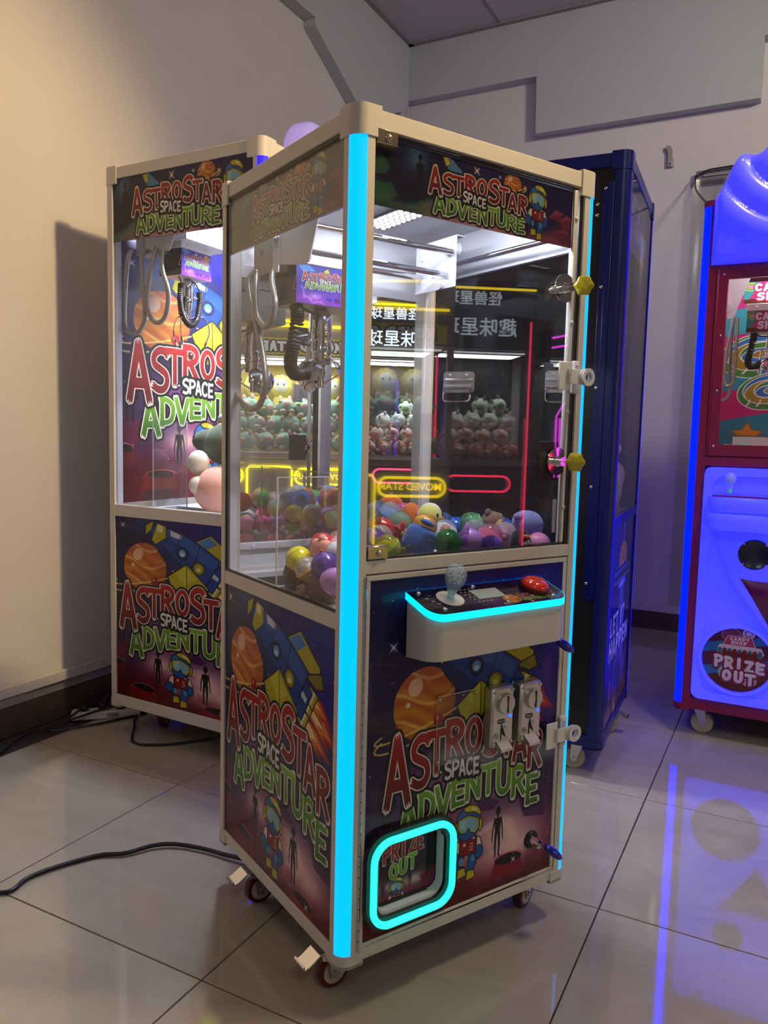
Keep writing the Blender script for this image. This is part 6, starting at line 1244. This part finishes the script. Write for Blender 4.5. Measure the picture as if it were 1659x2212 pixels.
def toy(name, label, mw, body, parts, group=None, rot=(0, 0, 0), cat='plush toy', s=1):
    """body: (radii, colour, shape fn); parts: (name, centre, radii, colour)"""
    r, c, fn = body
    o = MB().ball((0, 0, 0), tuple(x*s for x in r), 22, 16, fn=fn).obj(name, fab(c), None, label, smooth=70); tag(o, None, cat, group)
    o.matrix_world = mw @ Matrix.Rotation(rot[2], 4, 'Z') @ Matrix.Rotation(rot[1], 4, 'Y') @ Matrix.Rotation(rot[0], 4, 'X')
    for q in parts:
        n, ct, rr, cc = q[:4]; MB().ball(tuple(x*s for x in ct), tuple(x*s for x in rr), 12, 8).obj(n, fab(cc), o, smooth=70)
    return o
T3 = lambda m, p: m @ Matrix.Translation(p)
BK = (22, 20, 24)
cube_fn = lambda q: .86/max(abs(q.x), abs(q.y), abs(q.z))**.62
toy('cube_plush', 'blue cube-shaped plush toy against the glass door', T3(mA, (.285, .118, 1.098)), ((.042, .042, .042), (62, 110, 196), cube_fn), [('eye', (-.020, -.043, .008), (.006, .003, .004), (30, 50, 120)), ('eye', (.018, -.043, .016), (.006, .003, .004), (30, 50, 120)), ('ear', (-.012, -.008, .047), (.022, .018, .008), (62, 110, 196)), ('tag', (-.048, -.012, -.028), (.008, .003, .007), (90, 70, 60))], rot=(.25, .35, .3))
toy('pear_toy', 'orange pear-shaped toy at the back of the heap', T3(mA, (.452, .385, 1.13)), ((.030, .030, .046), (240, 120, 40), lambda q: 1-.22*q.z), [('dimple', (0, -.031, .004), (.006, .003, .006), (200, 90, 30))])
toy('squash_toy', 'orange toy top behind the light blue capsules', T3(mA, (.489, .540, 1.146)), ((.038, .034, .030), (225, 90, 40), None), [('stalk', (0, 0, .030), (.006, .006, .008), (90, 120, 50))])
toy('chick_plush', 'round yellow and white chick toy behind the amber capsule', T3(mA, (.453, .300, 1.132)), ((.036, .036, .036), (240, 226, 120), None), [('hood', (.012, .004, .006), (.035, .035, .034), (240, 238, 232)), ('beak', (.004, -.036, -.002), (.008, .006, .005), (235, 140, 40)), ('eye', (.024, -.030, .006), (.004, .003, .006), BK), ('eye', (-.016, -.032, .008), (.004, .003, .006), BK)], rot=(0, 0, .5))
star_fn = lambda q: .72+.30*math.cos(5*math.atan2(q.z, q.x))
toy('star_toy', 'small red star toy beside the blue cube toy', T3(mA, (.276, .195, 1.112)), ((.030, .012, .030), (205, 45, 40), star_fn), [('button', (0, -.011, 0), (.005, .003, .005), (240, 200, 60))], rot=(.3, 0, .2))
toy('bear_plush', 'brown bear plush with a yellow face behind the pink capsule', T3(mA, (.622, .222, 1.120)), ((.036, .032, .030), (150, 110, 90), None), [('ear', (-.028, 0, .022), (.012, .008, .012), (150, 110, 90)), ('ear', (.030, 0, .018), (.012, .008, .012), (150, 110, 90)), ('face', (0, -.012, -.004), (.026, .024, .022), (235, 215, 130)), ('smile', (.004, -.034, -.008), (.010, .003, .003), (110, 50, 40)), ('nose', (-.002, -.036, .004), (.004, .003, .003), (200, 60, 60))], rot=(0, .2, .2))
toy('penguin_toy', 'black penguin toy with an orange beak low in the right corner', T3(mA, (.588, .076, 1.085)), ((.028, .026, .034), (28, 26, 32), None), [('belly', (.004, -.012, -.008), (.020, .018, .022), (235, 235, 240)), ('beak', (-.008, -.026, .012), (.010, .012, .006), (235, 110, 40)), ('wing', (.028, -.004, -.004), (.006, .014, .022), (28, 26, 32))], rot=(0, .3, .1))
toy('whale_plush', 'lavender plush with a big drooping head in the right corner', T3(mA, (.690, .150, 1.116)), ((.046, .040, .040), (150, 150, 205), lambda q: 1+.22*max(0, -q.x)*max(0, q.z+.3)), [('body', (-.016, -.002, -.040), (.026, .026, .030), (150, 150, 205)), ('snout', (-.040, -.006, .026), (.020, .014, .012), (150, 150, 205)), ('eye', (.022, -.036, .006), (.004, .003, .004), (100, 90, 150)), ('foot', (-.038, -.016, -.050), (.014, .014, .009), (225, 110, 60))])
toy('piglet_toy', 'salmon pink soft toy on top of the pile by the left pane', T3(mA, (.10, .275, 1.066)), ((.036, .034, .028), (240, 160, 145), cube_fn), [('ear', (-.02, .004, .026), (.010, .008, .010), (240, 160, 145)), ('mouth', (-.030, -.012, -.004), (.004, .006, .004), (200, 70, 70))], rot=(.2, .2, .5))
toy('dog_plush', 'brown plush with flat folded ears at the foot of the left pane', T3(mA, (.050, .335, .984)), ((.034, .032, .040), (92, 52, 34), lambda q: 1-.18*abs(q.z)), [('ear', (-.006, .024, .012), (.012, .012, .028), (70, 40, 26)), ('muzzle', (-.022, -.012, -.012), (.014, .016, .012), (120, 76, 50))], rot=(.3, 0, .4))
toy('sheep_plush', 'white woolly plush behind the brown one by the chute guard', T3(mA, (.085, .350, .998)), ((.034, .030, .038), (236, 232, 220), lambda q: 1+.06*math.sin(14*q.x)*math.sin(14*q.z)), [('tuft', (-.008, .0, .036), (.016, .014, .010), (236, 232, 220))])
toy('doll_toy', 'tiny tan doll face squeezed under the pile by the left pane', T3(mA, (.040, .272, .970)), ((.018, .018, .020), (214, 170, 140), None), [('hair', (.002, .004, .010), (.019, .018, .014), (70, 40, 30)), ('eye', (-.017, -.004, .002), (.002, .003, .003), BK), ('arm', (-.010, -.006, -.020), (.010, .008, .008), (214, 170, 140))])
fl = toy('fur_plush', 'fluffy mauve-brown plush ball at the foot of the left pane', T3(mA, (.060, .205, .984)), ((.043, .042, .038), (140, 104, 98), None), [('nose', (-.043, .012, .010), (.004, .005, .004), (60, 40, 40))])
b = MB(); rf = random.Random(2)
for _ in range(1500):
    q = Vector((rf.gauss(0, 1), rf.gauss(0, 1), rf.gauss(0, 1))).normalized(); base = Vector((q.x*.042, q.y*.041, q.z*.037)); d = (q+Vector((rf.uniform(-.4, .4), rf.uniform(-.4, .4), rf.uniform(-.4, .4)))).normalized()*.009; s_ = d.orthogonal().normalized()*.0009
    b.add([base-s_, base+s_, base+d], [(0, 1, 2)])
b.obj('fur', fab((150, 114, 108)), fl, smooth=0, kind='stuff')
# second machine: dinosaur plush over a pink bear plush
toy('dinosaur_plush', 'dark green dinosaur plush with a yellow crest in the left machine', T3(mS, (.30, .40, 1.30)), ((.10, .12, .095), (78, 96, 82), lambda q: 1+.15*q.y), [('head', (-.02, .115, .012), (.062, .085, .055), (78, 96, 82)), ('hump', (.03, -.03, .085), (.07, .09, .06), (84, 104, 90)), ('crest', (-.035, .055, .062), (.012, .018, .022), (225, 190, 40)), ('crest', (-.062, .052, .038), (.012, .018, .022), (225, 190, 40)), ('crest', (-.078, .050, .008), (.012, .018, .022), (225, 190, 40)), ('crest', (-.010, .060, .074), (.012, .018, .020), (225, 190, 40)), ('eye', (-.056, .165, .030), (.010, .010, .012), (40, 50, 120)), ('eye', (-.020, .185, .040), (.010, .010, .012), (40, 50, 120)), ('spike', (.02, .03, .135), (.02, .03, .022), (205, 205, 200)), ('spike', (.03, .075, .115), (.02, .03, .022), (205, 205, 200)), ('leg', (-.03, -.06, -.07), (.045, .05, .05), (78, 96, 82))])
toy('bear_plush', 'big pink bear plush with a white pompom ear in the left machine', T3(mS, (.215, .395, 1.105)), ((.105, .115, .105), (226, 170, 160), None), [('ear', (-.04, .085, .115), (.045, .05, .055), (232, 228, 222)), ('ear', (.02, -.06, .115), (.045, .05, .05), (232, 228, 222)), ('muzzle', (-.075, .06, .02), (.03, .04, .04), (236, 226, 220))])
toy('bear_plush', 'brown plush lying under the dinosaur in the left machine', T3(mS, (.42, .44, 1.085)), ((.09, .10, .085), (110, 60, 48), None), [('mouth', (-.07, .05, .03), (.02, .025, .01), (60, 26, 22)), ('ear', (.0, .06, .075), (.03, .03, .03), (110, 60, 48))])
# blue machine: tan plush behind its side pane
toy('dog_plush', 'cream and tan plush sitting in the blue machine', T3(mB, (W3-.11, .40, 1.175)), ((.085, .10, .135), (214, 186, 130), lambda q: 1-.12*q.z), [('head', (-.01, -.02, .165), (.07, .075, .07), (190, 128, 70)), ('arm', (.05, .06, .03), (.035, .04, .06), (214, 186, 130)), ('muzzle', (.05, -.04, .15), (.03, .03, .025), (236, 220, 190)), ('paw', (.055, -.04, -.10), (.03, .03, .03), (190, 110, 90))])
# candy machine: paper bag and sachets on its pink floor
bg = MB().prism([(-.085, -.035), (.075, -.035), (.085, .035), (-.07, .03)], 0, .075).obj('gift_box', mat('white_card', (.72, .70, .72), .6), None, 'white cardboard box lying on the pink floor of the candy machine', smooth=0); tag(bg, None, 'box'); bg.matrix_world = T3(mR, (.245, .12, 1.319)) @ Matrix.Rotation(.3, 4, 'Z'); MB().box(-.09, .08, -.037, .037, .074, .078).obj('lid', mat('brown_card', (.20, .07, .05), .6), bg, smooth=0)
for k, (x, y, c, lab) in enumerate(((.155, .10, (225, 225, 232), 'white crumpled sachet on the pink floor of the candy machine'), (.215, .07, (90, 170, 180), 'teal sachet beside the white box in the candy machine'))):
    o = MB().ball((0, 0, .018), (.045, .03, .02), 12, 8, fn=lambda q: 1+.18*math.sin(9*q.x+3*q.y)).obj('sachet', mat('sachet_%d' % k, lin(*c)[:3], .35), None, lab, smooth=60); tag(o, None, 'packet'); o.matrix_world = T3(mR, (x, y, 1.318))
# plush heaps across the hall, seen in the mirror
G_ = (150, 196, 176)
rp_ = random.Random(8)
def sheep(m, p, c, c2, c3, s, label, group):
    return toy('sheep_plush', label, T3(m, p), ((.105, .10, .095), c, lambda q: 1+.05*math.sin(6*q.x+2)*math.sin(7*q.z)), [('face', (0, -.075, .01), (.055, .035, .045), c2), ('ear', (-.05, -.02, .095), (.022, .018, .04), c2), ('ear', (.05, -.02, .095), (.022, .018, .04), c2), ('bow', (.07, -.07, .04), (.022, .016, .014), c3), ('foot', (-.045, -.07, -.075), (.034, .034, .024), c2), ('foot', (.05, -.07, -.075), (.034, .034, .024), c2)], group, (rp_.uniform(-.5, .5), rp_.uniform(-.6, .6), rp_.uniform(-.8, .8)), s=s)
for row, (z, n, y) in enumerate(((1.275, 8, .18), (1.44, 7, .27), (1.60, 6, .36))):
    for i in range(n): sheep(mY, (.16+.175*i+(.085 if row % 2 else 0)+rp_.uniform(-.02, .02), y+rp_.uniform(-.03, .03), z), G_, (226, 196, 180), (225, 195, 60), .88, 'mint green plush in the yellow neon cabinet, %s row, %s from left in the mirror' % (('bottom', 'middle', 'top')[row], ORD[n-1-i]), 'mint green plush heap across the hall')
for i in range(5): toy('lion_plush', 'yellow round-faced plush on the yellow cabinet back shelf, %s from left in the mirror' % ORD[4-i], T3(mY, (.22+.25*i, .60, 1.82)), ((.11, .09, .11), (222, 200, 90), lambda q: 1+.05*math.sin(12*math.atan2(q.z, q.x))), [('face', (0, -.06, 0), (.075, .045, .07), (232, 226, 200)), ('eye', (-.03, -.10, .01), (.008, .006, .01), BK), ('eye', (.03, -.10, .01), (.008, .006, .01), BK), ('body', (0, .02, -.15), (.08, .07, .08), (222, 200, 90))], 'yellow plush row across the hall')
boxo('back_shelf', M['inner'], Y5, (.03, 1.52, .48, .78, 1.60, 1.62))
for row, (z, n, y, c, c2) in enumerate(((1.21, 5, .20, (214, 140, 110), (236, 220, 210)), (1.37, 5, .30, (216, 206, 200), (226, 150, 120)), (1.54, 4, .40, (222, 226, 220), (214, 216, 210)), (1.70, 2, .46, (222, 226, 220), (110, 170, 90)))):
    for i in range(n): sheep(mK, (.17+.19*i+(.09 if row % 2 else 0), y+rp_.uniform(-.02, .02), z), c, c2, (90, 150, 70) if row > 1 else (200, 70, 60), .90, '%s plush in the black cabinet, %s row, %s from left in the mirror' % (('orange and white', 'white orange-faced', 'plain white', 'green-faced white')[row], ('bottom', 'second', 'third', 'top')[row], ORD[n-1-i]), 'plush heap in the black cabinet')
